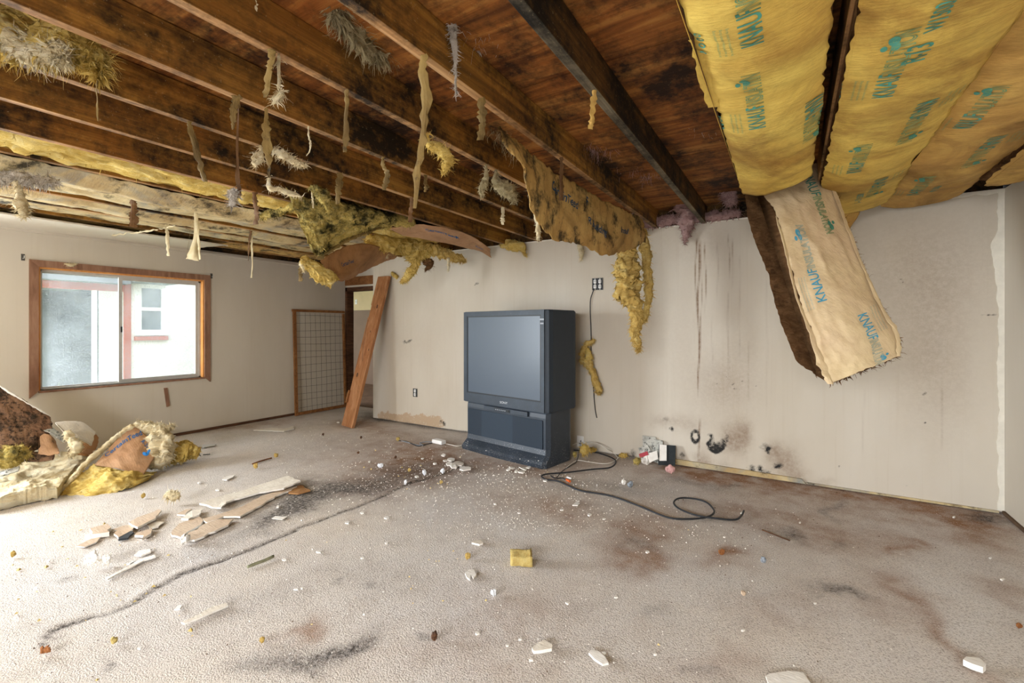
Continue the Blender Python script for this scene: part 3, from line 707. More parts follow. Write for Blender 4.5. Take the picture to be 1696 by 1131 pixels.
for k in range(-4, 13):
    JX[k] = -(0.527 + 0.328 * k) * H
    m_ = 'joist_grey' if k in (-1, 0) else 'joist_wood'
    if JX[k] > XR - 0.03 or JX[k] < XW + 0.05: continue
    if m_ not in LONG:
        o_ = w.build('joist', M[m_], None); o_.data.materials.append(M['joist_edge_wood'] if m_ == 'joist_wood' else M['joist_edge_grey']); [setattr(p_, 'material_index', 1) for p_ in o_.data.polygons if p_.normal.z < -0.9]; o_.parent = ceil; o_.location = (JX[k], (YW + YB) / 2, 0.001 * (k % 3)); LONG[m_] = o_
    else:
        o_ = copyo(LONG[m_], (JX[k], (YW + YB) / 2, 0.001 * (k % 3)), ceil)
# joists on the window side run on over the hall
w = MB(); w.box((-JW / 2, 0, 0), (JW / 2, 0.5, JD)); first = None
for k in range(11, 13):
    if first is None: first = w.build('joist_end', M['joist_wood'], None); first.parent = ceil; first.location = (JX[k], YW + 0.28, 0)
    else: copyo(first, (JX[k], YW + 0.28, 0), ceil)
# drywall ceiling still fixed along the window wall
rows = []
for (a, b) in ((XW + 0.005, 0.0), (XW + 0.3, 0.0), (-4.22 * H, -0.02), (-4.12 * H, -0.035)):
    rows.append([(a + 0.05 * fbm(np.array([[yy * 2.2, a, 0]]), 3, 3)[0], yy, ZC - 0.012 + b) for yy in np.linspace(YB + 0.02, 2.55, 18)])
s_ = Surf(rows, 0.001, 3, 5).face((XW, 0, 0))
cd = sheet('ceiling_drywall', s_, M['wall_paint'], None, 0.012, 120, 16, 0.03, 3, smooth=False); tag(cd, kind='structure')
w = MB(); w.box((XW, YB, ZC - 0.035), (XW + 0.018, YW - 0.1, ZC - 0.012)); tag(w.build('trim_2', M['wall_paint']), kind='structure')

# strip of old baseboard and its gap along the television wall and window wall
pts = [ypl(p, q, YW - 0.02) for p, q in ((1085, 760), (1335, 800))]
w = MB(); w.prism([(pts[0][0], YW - 0.022, 0.006), (pts[1][0], YW - 0.022, 0.006), (pts[1][0] - 0.03, YW - 0.022, 0.04), (pts[0][0], YW - 0.022, 0.055)], (0, 0.02, 0)); tag(w.build('baseboard_back', M['peel_paper']), kind='structure')
w = MB(); w.box((pts[1][0], YW - 0.012, 0.004), (XR - 0.03, YW - 0.001, 0.018)); tag(w.build('baseboard_back_low', M['peel_paper']), kind='structure')
w = MB(); w.box((XW, 2.0, 0.0), (XW + 0.012, YH, 0.03)); tag(w.build('baseboard_left', M['dark_trim_wood']), kind='structure')
w = MB(); w.box((XR - 0.012, 0.0, 0.0), (XR, YW, 0.022)); tag(w.build('baseboard_right', M['subfloor']), kind='structure')
# joint compound strip down the right corner, ragged on the left
zz = np.linspace(0.02, ZT - 0.005, 90); px_l = np.interp(zz / H, [0, .1, .9, 1.2, 1.46, 1.52, 1.7], [1653, 1652, 1653, 1651, 1642, 1654, 1653])
lx = np.array([ypl(p, 542, YW)[0] for p in px_l]) + 0.014 * fbm(np.stack([zz * 16, zz * 0, zz * 0], 1), 6, 4)
V = []; 
for a, z_ in zip(lx, zz): V += [(a, YW - 0.004, z_), (XR - 0.001, YW - 0.004, z_), (XR - 0.001, YW, z_), (a, YW, z_)]
F = []
for i in range(len(zz) - 1):
    for k in range(4): k2 = (k + 1) % 4; F.append((i * 4 + k, i * 4 + k2, i * 4 + 4 + k2, i * 4 + 4 + k))
F += [(3, 2, 1, 0), tuple(len(V) - 4 + k for k in range(4))]
tag(mk('trim_3', V, F, M['joint_compound']), kind='structure')
xx = np.linspace(0.1, XR, 40); tb = ZT - 0.018 - 0.012 * np.abs(fbm(np.stack([xx * 9, xx * 0, xx * 0], 1), 9, 4)) * 2
V = []
for a, z_ in zip(xx, tb): V += [(a, YW - 0.005, z_), (a, YW - 0.005, ZT), (a, YW, ZT), (a, YW, z_)]
F = []
for i in range(len(xx) - 1):
    for k in range(4): k2 = (k + 1) % 4; F.append((i * 4 + k, i * 4 + k2, i * 4 + 4 + k2, i * 4 + 4 + k))
F += [(3, 2, 1, 0), tuple(len(V) - 4 + k for k in range(4))]
tag(mk('trim_4', V, F, M['joint_compound']), kind='structure')
w = MB(); w.box((XD + 0.05, YW - 0.005, ZT - 0.012), (0.1, YW, ZT)); tag(w.build('trim_5', M['joint_compound']), kind='structure')

# window in view: casing, jambs, aluminium slider with dirty panes
wd = bpy.data.objects.new('window_1', None); C.objects.link(wd); wd.location = (XW, (WY0 + WY1) / 2, WZ0); tag(wd, 'brown wood-cased aluminium sliding window with two dirty panes', kind='structure')
cw, ct = 0.062, 0.018
y0, y1, z0, z1 = WY0, WY1, WZ0, WZ1
def cas(poly): m = MB(); m.prism([(XW, a, b) for a, b in poly], (ct, 0, 0)); m.build('casing', M['pine_trim'], wd)
cas([(y0 - cw, z1 + cw), (y1 + cw, z1 + cw), (y1, z1), (y0, z1)]); cas([(y0 - cw, z0 - cw), (y0, z0), (y0, z1), (y0 - cw, z1 + cw)]); cas([(y1, z0), (y1 + cw, z0 - cw), (y1 + cw, z1 + cw), (y1, z1)])
m = MB(); m.box((XW - 0.10, y0 - 0.0, z0 - 0.018), (XW + 0.022, y1 + 0.0, z0)); m.build('sill', M['pine_trim'], wd)
xf = XW - 0.125
m = MB(); m.box((xf, y0, z0), (XW, y0 + 0.014, z1)); m.build('jamb', M['pine_jamb'], wd)
m = MB(); m.box((xf, y1 - 0.014, z0), (XW, y1, z1)); m.build('jamb', M['pine_jamb'], wd)
m = MB(); m.box((xf, y0 + 0.014, z1 - 0.014), (XW, y1 - 0.014, z1)); m.build('jamb', M['pine_jamb'], wd)
a0, a1, b0, b1 = y0 + 0.014, y1 - 0.014, z0, z1 - 0.014
ym = xpl(198, 540, XW - 0.09)[1]
m = MB(); t_ = 0.02
m.box((xf, a0, b0), (xf + 0.07, a0 + t_, b1)); m.box((xf, a1 - t_, b0), (xf + 0.07, a1, b1)); m.box((xf, a0, b1 - t_), (xf + 0.07, a1, b1)); m.box((xf, a0, b0), (xf + 0.07, a1, b0 + 0.014)); m.build('frame', M['aluminium'], wd)
def sash(ya, yb, xo, tt):
    m = MB(); za, zb = b0 + 0.014, b1 - t_
    m.box((xo, ya, za), (xo + 0.02, ya + tt, zb)); m.box((xo, yb - tt, za), (xo + 0.02, yb, zb)); m.box((xo, ya + tt, za), (xo + 0.02, yb - tt, za + tt)); m.box((xo, ya + tt, zb - tt), (xo + 0.02, yb - tt, zb))
    s_ = m.build('sash', M['aluminium'], wd)
    m = MB(); m.box((xo + 0.008, ya + tt, za + tt), (xo + 0.011, yb - tt, zb - tt)); m.build('pane', M['dirty_glass'], s_)
sash(a0 + t_, ym + 0.01, xf + 0.012, 0.012); sash(ym - 0.015, a1 - t_, xf + 0.042, 0.03)
m = MB(); m.box((xf + 0.062, ym + 0.0, (b0 + b1) / 2 - 0.03), (xf + 0.075, ym + 0.012, (b0 + b1) / 2 + 0.03)); m.build('latch', M['black_plastic'], wd)

# openings that light the room: patio door and rear window frames (outside the picture)
for nm, ax, lo, hi, zz0, zz1, pos in (('window_2', 1, PY0, PY1, 0.0, PZ1, XW), ('window_3', 0, BX0, BX1, BZ0, BZ1, YB)):
    root = bpy.data.objects.new(nm, None); C.objects.link(root); tag(root, kind='structure')
    root.location = (pos, (lo + hi) / 2, zz0) if ax == 1 else ((lo + hi) / 2, pos, zz0)
    m = MB(); mid_ = (lo + hi) / 2
    for a, b, c, d in ((lo, lo + .05, zz0, zz1), (hi - .05, hi, zz0, zz1), (lo + .05, hi - .05, zz1 - .05, zz1), (lo + .05, hi - .05, zz0, zz0 + .04), (mid_ - .03, mid_ + .03, zz0 + .04, zz1 - .05)):
        if ax == 1: m.box((pos - .1, a, c), (pos - .02, b, d))
        else: m.box((a, pos - .1, c), (b, pos - .02, d))
    m.build('frame', M['aluminium'], root)

# outside the window: neighbouring wing and porch
GZ0 = -0.25
gp = MB(); gp.box((-40, -20, GZ0 - 0.1), (XW - 0.16, 30, GZ0)); tag(gp.build('ground', M['grass_green']), kind='structure')
NX = -8.0 * H
def nb(px, py, X=NX): return xpl(px, py, X)
hs = thing('neighbour_house', 'white house wing with a small double-hung window seen through the glass', 'house', (NX - 1, nb(260, 540)[1] + 1, GZ0))
ya, yb = nb(212, 540)[1], nb(340, 540)[1] + 3; zt = nb(212, 458)[2]
m = MB(); m.box((NX - 1.3, ya, GZ0), (NX, yb, 4.2)); m.build('wall', M['outside_siding'], hs)
m = MB(); m.box((NX - 0.02, nb(205, 540)[1], GZ0), (NX + 0.03, nb(216, 540)[1], zt)); m.build('corner_board', M['outside_red'], hs)
wa, wb = nb(233, 510)[1], nb(266, 510)[1]; wz1, wz0 = nb(250, 478)[2], nb(250, 546)[2]
for a, b in ((wz0, (wz0 + wz1) / 2 - .03), ((wz0 + wz1) / 2 + .03, wz1)):
    m = MB(); m.box((NX + 0.0, wa, a), (NX + 0.012, wb, b)); m.build('pane', M['outside_dark'], hs)
m = MB(); e = .1
for a, b, c, d in ((wa - e, wb + e, wz1, wz1 + e), (wa - e, wb + e, wz0 - e, wz0), (wa - e, wa, wz0, wz1), (wb, wb + e, wz0, wz1), (wa, wb, (wz0 + wz1) / 2 - .03, (wz0 + wz1) / 2 + .03)): m.box((NX, a, c), (NX + .04, b, d))
m.build('window_frame', M['white_plastic'], hs)
m = MB(); m.box((NX, wa - .1, wz0 - .19), (NX + .06, wb + .1, wz0 - .12)); m.build('sill', M['outside_red'], hs)
m = MB(); m.box((NX + 0.0, nb(208, 470)[1], nb(230, 470)[2]), (NX + 0.5, nb(275, 470)[1], nb(230, 455)[2])); m.build('eave', M['outside_roof'], hs)
PXX = -10.2 * H
pr = thing('porch', 'shaded grey porch with red beam and white post seen through left pane', 'porch', (PXX, nb(110, 540, PXX)[1], GZ0))
m = MB(); m.box((PXX - .1, nb(20, 540, PXX)[1], GZ0), (PXX, nb(225, 540, PXX)[1], 4)); m.build('back_wall', M['outside_grey'], pr)
bz0, bz1 = nb(110, 478)[2], nb(110, 466)[2]
m = MB(); m.box((NX - .1, nb(20, 540)[1], bz0), (NX, nb(205, 540)[1], bz1)); m.build('beam', M['outside_red'], pr)
m = MB(); m.box((PXX, nb(20, 540)[1], bz1), (NX + .3, nb(205, 540)[1], bz1 + .1)); m.build('roof', M['outside_roof'], pr)
m = MB(); m.box((NX - .1, nb(155, 540)[1], GZ0), (NX, nb(161, 540)[1], bz0)); m.build('post', M['outside_siding'], pr)
m = MB(); m.box((PXX, nb(163, 540, PXX)[1], GZ0), (PXX + .05, nb(196, 540, PXX)[1], 2.6)); m.build('door', M['outside_siding'], pr)
m = MB(); rs = np.random.RandomState(5)
for i in range(900):
    y_ = rs.uniform(nb(30, 540, -8.6 * H)[1], nb(180, 540, -8.6 * H)[1] + .3); x_ = rs.uniform(-10 * H, -7.2 * H); h_ = rs.uniform(.08, .5) * (0.5 + 0.5 * abs(vnoise(np.array([[x_, y_, 0.]]), 3)[0])); dx, dy = rs.normal(0, .05, 2)
    m.add([(x_ - .012, y_ - .01, GZ0), (x_ + .012, y_ + .01, GZ0), (x_ + dx, y_ + dy, GZ0 + h_)], [(0, 1, 2)])
tag(m.build('grass', M['grass_green'], recalc=False), 'pale green weeds growing outside the left pane', 'grass', kind='stuff')
# ------------------------------------------------------------------ television
A_ = np.array([-1.455 * H, 2.868 * H]); B_ = A_ + np.array([-0.862, 0.150]) * H
TW = float(np.linalg.norm(A_ - B_)); ex = (A_ - B_) / TW; ey = np.array([-ex[1], ex[0]])
def TVT(v):
    v = np.asarray(v, float); xy = B_ + v[:, :1] * ex + v[:, 1:2] * ey
    return np.hstack([xy, v[:, 2:3]])
tvc = TVT(np.array([[TW / 2, 0.25, 0]]))[0]
tv = thing('projection_television', 'large dark grey rear-projection television standing on the carpet by the wall', 'television', tvc)
u0, u1, DP = 0.388 * H, 1.127 * H, 0.47
# upper cabinet: outline in plan with chamfered front right/left corners, narrowing at the rear
def plan(z, x0, x1, d, ch): return [(x0, 0.012, z), (x0 + 0.004, 0, z), (x1 - ch, 0, z), (x1 - ch * 0.25, ch * 0.35, z), (x1, ch * 1.3, z), (x1, d * 0.86, z), (x1 - 0.02, d * 0.95, z), (x1 - 0.09, d, z), (x0 + 0.09, d, z), (x0 + 0.02, d * 0.95, z), (x0, d * 0.86, z)]
def loft(mb, loops):
    n_ = len(loops[0]); V = [p for l in loops for p in l]; F = []
    for i in range(len(loops) - 1):
        for k in range(n_): k2 = (k + 1) % n_; F.append((i * n_ + k, i * n_ + k2, (i + 1) * n_ + k2, (i + 1) * n_ + k))
    F += [tuple(range(n_ - 1, -1, -1)), tuple((len(loops) - 1) * n_ + k for k in range(n_))]; mb.add(V, F)
m = MB(); loft(m, [plan(u0, 0.006, TW - 0.006, DP, .045), plan(u0 + .012, 0, TW, DP, .045), plan(u1 - .012, 0, TW, DP, .045), plan(u1, 0.008, TW - 0.008, DP - .01, .045)])
m.build('upper_cabinet', M['tv_side'], tv, T=TVT)
bz = 0.052; s0, s1 = bz, TW - 0.045 - 0.035; sz0, sz1 = u0 + 0.095, u1 - 0.045
def frame(y0_, y1_, o, i, nm, mat):
    m = MB()
    m.box((o[0], y0_, o[1]), (i[0], y1_, o[3])); m.box((i[2], y0_, o[1]), (o[2], y1_, o[3])); m.box((i[0], y0_, o[1]), (i[2], y1_, i[1])); m.box((i[0], y0_, i[3]), (i[2], y1_, o[3]))
    return m.build(nm, M[mat], tv, T=TVT)
frame(-0.012, 0.002, (0.004, u0 + .006, TW - .045, u1 - .004), (s0, sz0, s1, sz1), 'bezel', 'tv_plastic')
frame(-0.008, -0.002, (s0, sz0, s1, sz1), (s0 + .012, sz0 + .012, s1 - .012, sz1 - .012), 'screen_surround', 'tv_dark')
m = MB(); m.box((s0 + .012, -0.006, sz0 + .012), (s1 - .012, 0.0, sz1 - .012)); scr = m.build('screen', M['tv_screen'], tv, T=TVT)
V, F = text2d('SONY', 0.03, 0, 1.25, 1.0); mid_ = TW * 0.47
P = TVT(np.stack([V[:, 0] + mid_, np.full(len(V), -0.0135), V[:, 1] + u0 + .035], 1)); mk('brand_lettering', P, F, M['logo_silver'], tv, recalc=False)
# torn tape at the upper right of the screen
m = MB(); m.box((s1 - .01, -.0135, sz1 - .05), (s1 + .035, -.0125, sz1 - .035)); m.box((s1 - .005, -.0135, sz1 - .085), (s1 + .03, -.0125, sz1 - .072)); m.build('tape_scrap', M['cable_grey'], tv, T=TVT)
# lower cabinet with a flared foot
l0, l1 = 0.03, TW - 0.02
def lp(z, y, x0=l0, x1=l1, d=DP * .93, bow=0.0):
    f = [(x0 + (x1 - .03 - x0) * t, y - bow * math.sin(math.pi * t), z) for t in np.linspace(0, 1, 9)]
    return f + [(x1, y + .035, z), (x1, d * .8, z), (x1 - .05, d, z), (x0 + .05, d, z), (x0, d * .8, z)]
m = MB(); loft(m, [lp(0.0, -.035, l0 - .02, l1 + .0, bow=.02), lp(.035, -.045, l0 - .02, l1 + .0, bow=.022), lp(.06, -.03, l0 - .012, bow=.015), lp(.105, .012), lp(.15, .02), lp(u0 - .05, .018), lp(u0 - .015, .022), lp(u0, .03)])
m.build('lower_cabinet', M['tv_base_plastic'], tv, T=TVT)
gz0, gz1 = .155, u0 - .07
for a, b, mt in ((l0 + .015, l0 + .21, 'tv_grille'), (l0 + .21, l0 + .62, 'tv_grille_light'), (l0 + .62, l1 - .06, 'tv_grille')):
    m = MB(); m.box((a, .010, gz0), (b, .021, gz1)); m.build('speaker_grille', M[mt], tv, T=TVT)
m = MB(); m.bevbox((.28, -.002, u0 - .055), (.84, .03, u0 - .012), .004); cp = m.build('control_flap', M['tv_plastic'], tv, T=TVT)
m = MB(); m.box((.43, -.006, u0 - .045), (.63, .0, u0 - .018)); m.build('control_recess', M['tv_dark'], tv, T=TVT)
for i in range(6):
    m = MB(); m.box((.445 + i * .024, -.009, u0 - .037), (.458 + i * .024, -.006, u0 - .028)); m.build('button', M['cable_grey'], tv, T=TVT)
m = MB(); m.box((.605, -.009, u0 - .042), (.622, -.006, u0 - .022)); m.build('input_jack', M['black_plastic'], tv, T=TVT)
# plaster flakes lying on the foot
rs = np.random.RandomState(3)
m = MB()
for i in range(46):
    x = rs.uniform(l0, l1 - .05); k = rs.uniform(0, 1); y = -.055 + .06 * k; z = .042 + .055 * max(0, k - .2); r_ = rs.uniform(.003, .009)
    m.add([(x + r_ * math.cos(a) * rs.uniform(.6, 1.3), y - .006 + r_ * .6 * math.sin(a), z + .006 + r_ * .4 * math.sin(a)) for a in (0, 1.3, 2.6, 3.9, 5.2)], [(0, 1, 2, 3, 4)])
fl = m.build('plaster_flakes', M['plaster_white'], tv, T=TVT, recalc=False); fl['kind'] = 'stuff'

# ------------------------------------------------------------------ leaning plank
bl, br_ = flr(559, 703), flr(590, 711)
tl, tr_ = pt(621, 458, fz(575, 707, 0) + .30), pt(650, 455, fz(575, 707, 0) + .30)
tl = ypl(622, 459, YW - 0.05); tr_ = ypl(648, 456, YW - 0.05)
axis = (tl + tr_) / 2 - (bl + br_) / 2; axis_n = axis / np.linalg.norm(axis)
side = (br_ - bl); side = side - axis_n * np.dot(side, axis_n); wp = 0.245; side /= np.linalg.norm(side)
nrm = np.cross(side, axis_n); nrm = nrm if np.dot(nrm, -FW) > 0 else -nrm
c0 = (bl + br_) / 2; Lp = np.linalg.norm(axis)
prof = [(-.5, 0), (.5, 0), (.5, 1), (-.5, 1), (-.5, .80), (-.44, .80), (-.44, .715), (-.5, .715)]
pk = thing('wood_plank', 'wide reddish-brown wood plank leaning against the wall end beside the doorway', 'plank', c0 + np.array([0, 0, 0]))
m = MB(); m.prism([c0 + side * wp * a + axis_n * Lp * b + nrm * 0.0 for a, b in prof], -nrm * .036)
m.v = [(p[0], p[1], max(p[2], 0.0)) for p in m.v]; m.build('board', M['plank_wood'], pk)
a_, b_ = .145, .225
m = MB(); m.prism([c0 + side * wp * x + axis_n * Lp * y for x, y in ((-.55, a_), (-.43, a_), (-.43, b_), (-.55, b_))], nrm * .022); m.build('cleat', M['frame_wood'], pk)
crk = [c0 + side * wp * x + axis_n * Lp * y + nrm * .0005 for x, y in ((-.42, .70), (-.40, .64), (-.33, .58), (-.30, .53), (-.16, .47), (-.02, .42))]
m = MB(); m.tube(crk, .0018, 4); m.build('crack', M['tv_dark'], pk)
for x, y, r_ in ((.12, .79, .02), (-.18, .33, .022), (.30, .5, .012), (.05, .62, .010)):
    q = c0 + side * wp * x + axis_n * Lp * y + nrm * .0006
    m = MB(); m.add([q + side * r_ * .8 * math.cos(t) + axis_n * r_ * 1.4 * math.sin(t) for t in np.linspace(0, 6.0, 10)], [tuple(range(10))]); m.build('knot', M['dark_trim_wood'], pk, recalc=False)

# ------------------------------------------------------------------ wire panel leaning on the window wall
q0 = xpl(486, 692, XW + .05); Y0, Y1 = q0[1], xpl(571, 600, XW + .05)[1]
zt_ = xpl(486, 516, XW + .05)[2]
wp_ = thing('wire_mesh_panel', 'wood-framed wire mesh panel standing against the wall below the corner', 'panel', (XW + .06, (Y0 + Y1) / 2, 0))
lean = lambda z: XW + .075 - .05 * z / zt_
def bar(nm, ya, yb, za, zb, t_=.022, mat='frame_wood'):
    m = MB(); m.add([(lean(za), ya, za), (lean(za), yb, za), (lean(zb), yb, zb), (lean(zb), ya, zb), (lean(za) + t_, ya, za), (lean(za) + t_, yb, za), (lean(zb) + t_, yb, zb), (lean(zb) + t_, ya, zb)], [(0, 1, 2, 3), (4, 7, 6, 5), (0, 4, 5, 1), (1, 5, 6, 2), (2, 6, 7, 3), (3, 7, 4, 0)])
    return m.build(nm, M[mat], wp_)
bar('frame_side', Y0, Y0 + .045, 0.002, zt_); bar('frame_side', Y1 - .035, Y1, .002, zt_ - .01); bar('frame_top', Y0 - .012, Y1, zt_, zt_ + .035, .026); bar('frame_bottom', Y0 + .045, Y1 - .035, .005, .045)
nh, nvv = 14, 9
for i in range(nh):
    z_ = .10 + (zt_ - .16) * i / (nh - 1) + .006 * math.sin(i * 2.1)
    m = MB(); m.tube([(lean(z_) + .012 + .01 * math.sin(i + t * 2), Y0 + .04 + (Y1 - Y0 - .07) * t, z_ + .008 * math.sin(3 * t + i)) for t in np.linspace(0, 1, 6)], .0022, 4); m.build('wire', M['wire_steel'], wp_)
for i in range(nvv):
    y_ = Y0 + .10 + (Y1 - Y0 - .19) * i / (nvv - 1)
    m = MB(); m.tube([(lean(z) + .012, y_ + .004 * math.sin(z * 5 + i), z) for z in np.linspace(.03, zt_ - .01, 6)], .0018, 4); m.build('wire', M['wire_steel'], wp_)

# ------------------------------------------------------------------ outlets, plates, cords on the television wall
def outlet_box(nm, label, p0, p1, gang, cat='outlet'):
    a, b = ypl(*p0, YW), ypl(*p1, YW); x0, x1, zz1, zz0 = a[0], b[0], a[2], b[2]
    t = thing(nm, label, cat, ((x0 + x1) / 2, YW, zz0))
    m = MB(); e = .006
    m.box((x0, YW - .006, zz0), (x0 + e, YW + .0, zz1)); m.box((x1 - e, YW - .006, zz0), (x1, YW, zz1)); m.box((x0 + e, YW - .006, zz0), (x1 - e, YW, zz0 + e)); m.box((x0 + e, YW - .006, zz1 - e), (x1 - e, YW, zz1)); m.build('box_rim', M['box_metal'], t)
    m = MB(); m.box((x0 + e, YW - .003, zz0 + e), (x1 - e, YW - .001, zz1 - e)); m.build('box_back', M['tv_dark'], t)
    wg = (x1 - x0 - 2 * e) / gang
    for g_ in range(gang):
        cx_ = x0 + e + wg * (g_ + .5)
        m = MB(); m.box((cx_ - .006, YW - .008, zz0 + .004), (cx_ + .006, YW - .003, zz1 - .004)); yk = m.build('receptacle', M['aluminium'], t)
        for k in (0.29, 0.71):
            zc = zz0 + (zz1 - zz0) * k; m = MB(); m.bevbox((cx_ - .015, YW - .014, zc - .017), (cx_ + .015, YW - .004, zc + .017), .004); m.build('socket', M['white_plastic'], yk)
            m = MB(); m.box((cx_ - .008, YW - .0145, zc - .004), (cx_ - .004, YW - .0139, zc + .008)); m.box((cx_ + .004, YW - .0145, zc - .004), (cx_ + .008, YW - .0139, zc + .008)); m.build('slot', M['black_plastic'], yk)
    return t
outlet_box('double_outlet', 'uncovered double electrical outlet high on the wall with a black cord below', (981, 461), (999, 480), 2)
outlet_box('single_outlet', 'uncovered single electrical outlet low on the wall left of the television', (684.5, 643), (691.5, 657.5), 1)
a, b = ypl(956, 721, YW), ypl(967, 741, YW)
t = thing('wall_plate', 'white cable wall plate low on the wall right of the television', 'wall plate', ((a[0] + b[0]) / 2, YW, b[2]))
m = MB(); m.bevbox((a[0], YW - .009, b[2]), (b[0], YW, a[2]), .003); m.build('plate', M['white_plastic'], t)
m = MB(); m.tube([((a[0] + b[0]) / 2, YW - .009, (a[2] + b[2]) / 2 - .01), ((a[0] + b[0]) / 2, YW - .03, (a[2] + b[2]) / 2 - .015)], .006, 8); m.build('coax_jack', M['box_metal'], t)
def wallcord(nm, label, pix, r, mat, off=.014, cat='power cable'):
    pp = spline([ypl(p, q, YW - off) for p, q in pix], 30); m = MB(); m.tube(pp, r, 6); o = m.build(nm, M[mat], None, True); return tag(o, label, cat)
wallcord('hanging_power_cable', 'thin black cord running down the wall from the high double outlet', [(984, 478), (981, 486), (978, 496), (977.5, 515), (978.5, 540), (979, 560), (979, 585), (980, 615), (983, 645), (984, 660), (986, 680), (988.5, 692)], .0045, 'cable_black')

def fcable(nm, label, pix, r, mat, m_=140, cat='cable', z=None):
    pts = [flr(*p[:2]) + np.array([0, 0, (p[2] if len(p) > 2 else r + .003)]) for p in pix]
    m = MB(); m.tube(spline(pts, m_), r, 7); return tag(m.build(nm, M[mat], None, True), label, cat)
fcable('black_cable', 'long black cable looping across the carpet in front of the television', [(950, 747), (975, 749), (995, 753), (1014, 760), (1020, 767), (1010, 776), (980, 779), (940, 784), (905, 787), (897, 791), (905, 796), (925, 799), (960, 814), (1010, 823), (1058, 840), (1102, 858), (1130, 862), (1164, 860), (1180, 854), (1182, 846), (1170, 834), (1150, 828), (1126, 827), (1116, 834), (1124, 844), (1150, 856, .014), (1180, 861, .013), (1216, 863), (1228, 856), (1232, 848)], .0062, 'cable_black', 260)
t = thing('plug_lead', 'short black lead with a white and orange plug lying on carpet', 'lead', flr(930, 797))
m = MB(); m.tube(spline([flr(p, q) + np.array([0, 0, .012]) for p, q in ((912, 790), (920, 795), (930, 794), (938, 797))], 20), .005, 6); m.build('lead', M['cable_black'], t, True)
m = MB(); m.tube([flr(938, 797) + np.array([0, 0, .013]), flr(944, 800) + np.array([0, 0, .013])], [.008, .010], 8); m.build('orange_tip', M['orange_plastic'], t)
m = MB(); m.tube([flr(939, 793) + np.array([0, 0, .013]), flr(946, 795) + np.array([0, 0, .013])], [.006, .008], 8); m.build('white_tip', M['white_plastic'], t)
fcable('thin_black_wire', 'thin black wire hanging from the wall plate to the floor beside television', [(962, 746, .10), (960, 752, .05), (955, 765), (945, 772), (932, 781), (922, 792)], .0035, 'cable_black', 40)
pts = [ypl(948, 737, YW - .10), ypl(960, 733, YW - .05), ypl(985, 733, YW - .09), ypl(1003, 742, YW - .14), flr(1016, 753) + np.array([0, 0, .02]), flr(1024, 760) + np.array([0, 0, .008])]
m = MB(); m.tube(spline(pts, 50), .004, 6); tag(m.build('coaxial_cable', M['cable_white'], None, True), 'cream coaxial cable arching from the wall plate down to the carpet', 'cable')
fcable('white_cord', 'white cord lying flat on carpet right of the television foot', [(938, 776), (955, 764), (975, 766), (1000, 769), (1015, 766), (1026, 758)], .004, 'cable_white', 50)
# adapter with cords left of the television
c_ = flr(727, 735); d_ = (flr(738, 737) - flr(716, 732)); d_[2] = 0; d_ /= np.linalg.norm(d_); e_ = np.array([-d_[1], d_[0], 0])
t = thing('power_adapter', 'white power adapter with tangled pale cords left of the television', 'adapter', c_)
m = MB(); m.bevbox((-.075, -.035, .004), (.075, .035, .045), .008); m.build('adapter_body', M['white_plastic'], t, T=lambda v: c_ + v[:, :1] * d_ + v[:, 1:2] * e_ + np.array([0, 0, 1]) * v[:, 2:3])
for pix, mt in (([(716, 733), (704, 733), (695, 735), (701, 739), (690, 738), (676, 734), (664, 731)], 'cable_grey'), ([(738, 736), (748, 738), (758, 740), (772, 737)], 'cable_white'), ([(716, 735), (706, 737), (694, 740), (684, 737), (672, 732), (660, 731)], 'cable_black')):
    m = MB(); m.tube(spline([flr(p, q) + np.array([0, 0, .008]) for p, q in pix], 40), .0045, 6); m.build('cord', M[mt], t, True)

# small items on the window wall
a = xpl(268, 643, XW + .004)
m = MB(); m.prism([xpl(p, q, XW + .001) for p, q in ((271, 642.5), (276.5, 642), (281, 672), (275.5, 674))], (.012, 0, 0)); tag(m.build('wood_scrap', M['pine_trim']), 'small brown wood strip stuck on the wall below the window', 'wood strip')
for nm, lab, (p, q) in (('curtain_hook', 'small metal curtain bracket on the wall left of the window', (38, 426)), ('curtain_hook', 'small metal curtain bracket on the wall right of the window', (350, 457))):
    q_ = xpl(p, q, XW); t = thing(nm, lab, 'bracket', q_ - np.array([0, 0, .03]))
    m = MB(); m.box((XW, q_[1] - .012, q_[2] - .03), (XW + .004, q_[1] + .012, q_[2] + .03)); m.build('back_plate', M['box_metal'], t)
    m = MB(); m.tube([(XW + .003, q_[1], q_[2] - .01), (XW + .04, q_[1], q_[2] - .01), (XW + .045, q_[1], q_[2] + .012)], .004, 6); m.build('hook', M['aluminium'], t)
q_ = xpl(117, 437, XW + .02)
clump('insulation_scrap', [(q_[0], q_[1] - .05, q_[2], .006), (q_[0] + .01, q_[1], q_[2] - .012, .013), (q_[0], q_[1] + .05, q_[2] + .008, .005)], M['pale_fiber'], seed=6, wisp=25, wl=.03); tag(bpy.data.objects['insulation_scrap'], 'tiny yellow fibre scrap caught on the top window casing', 'insulation')
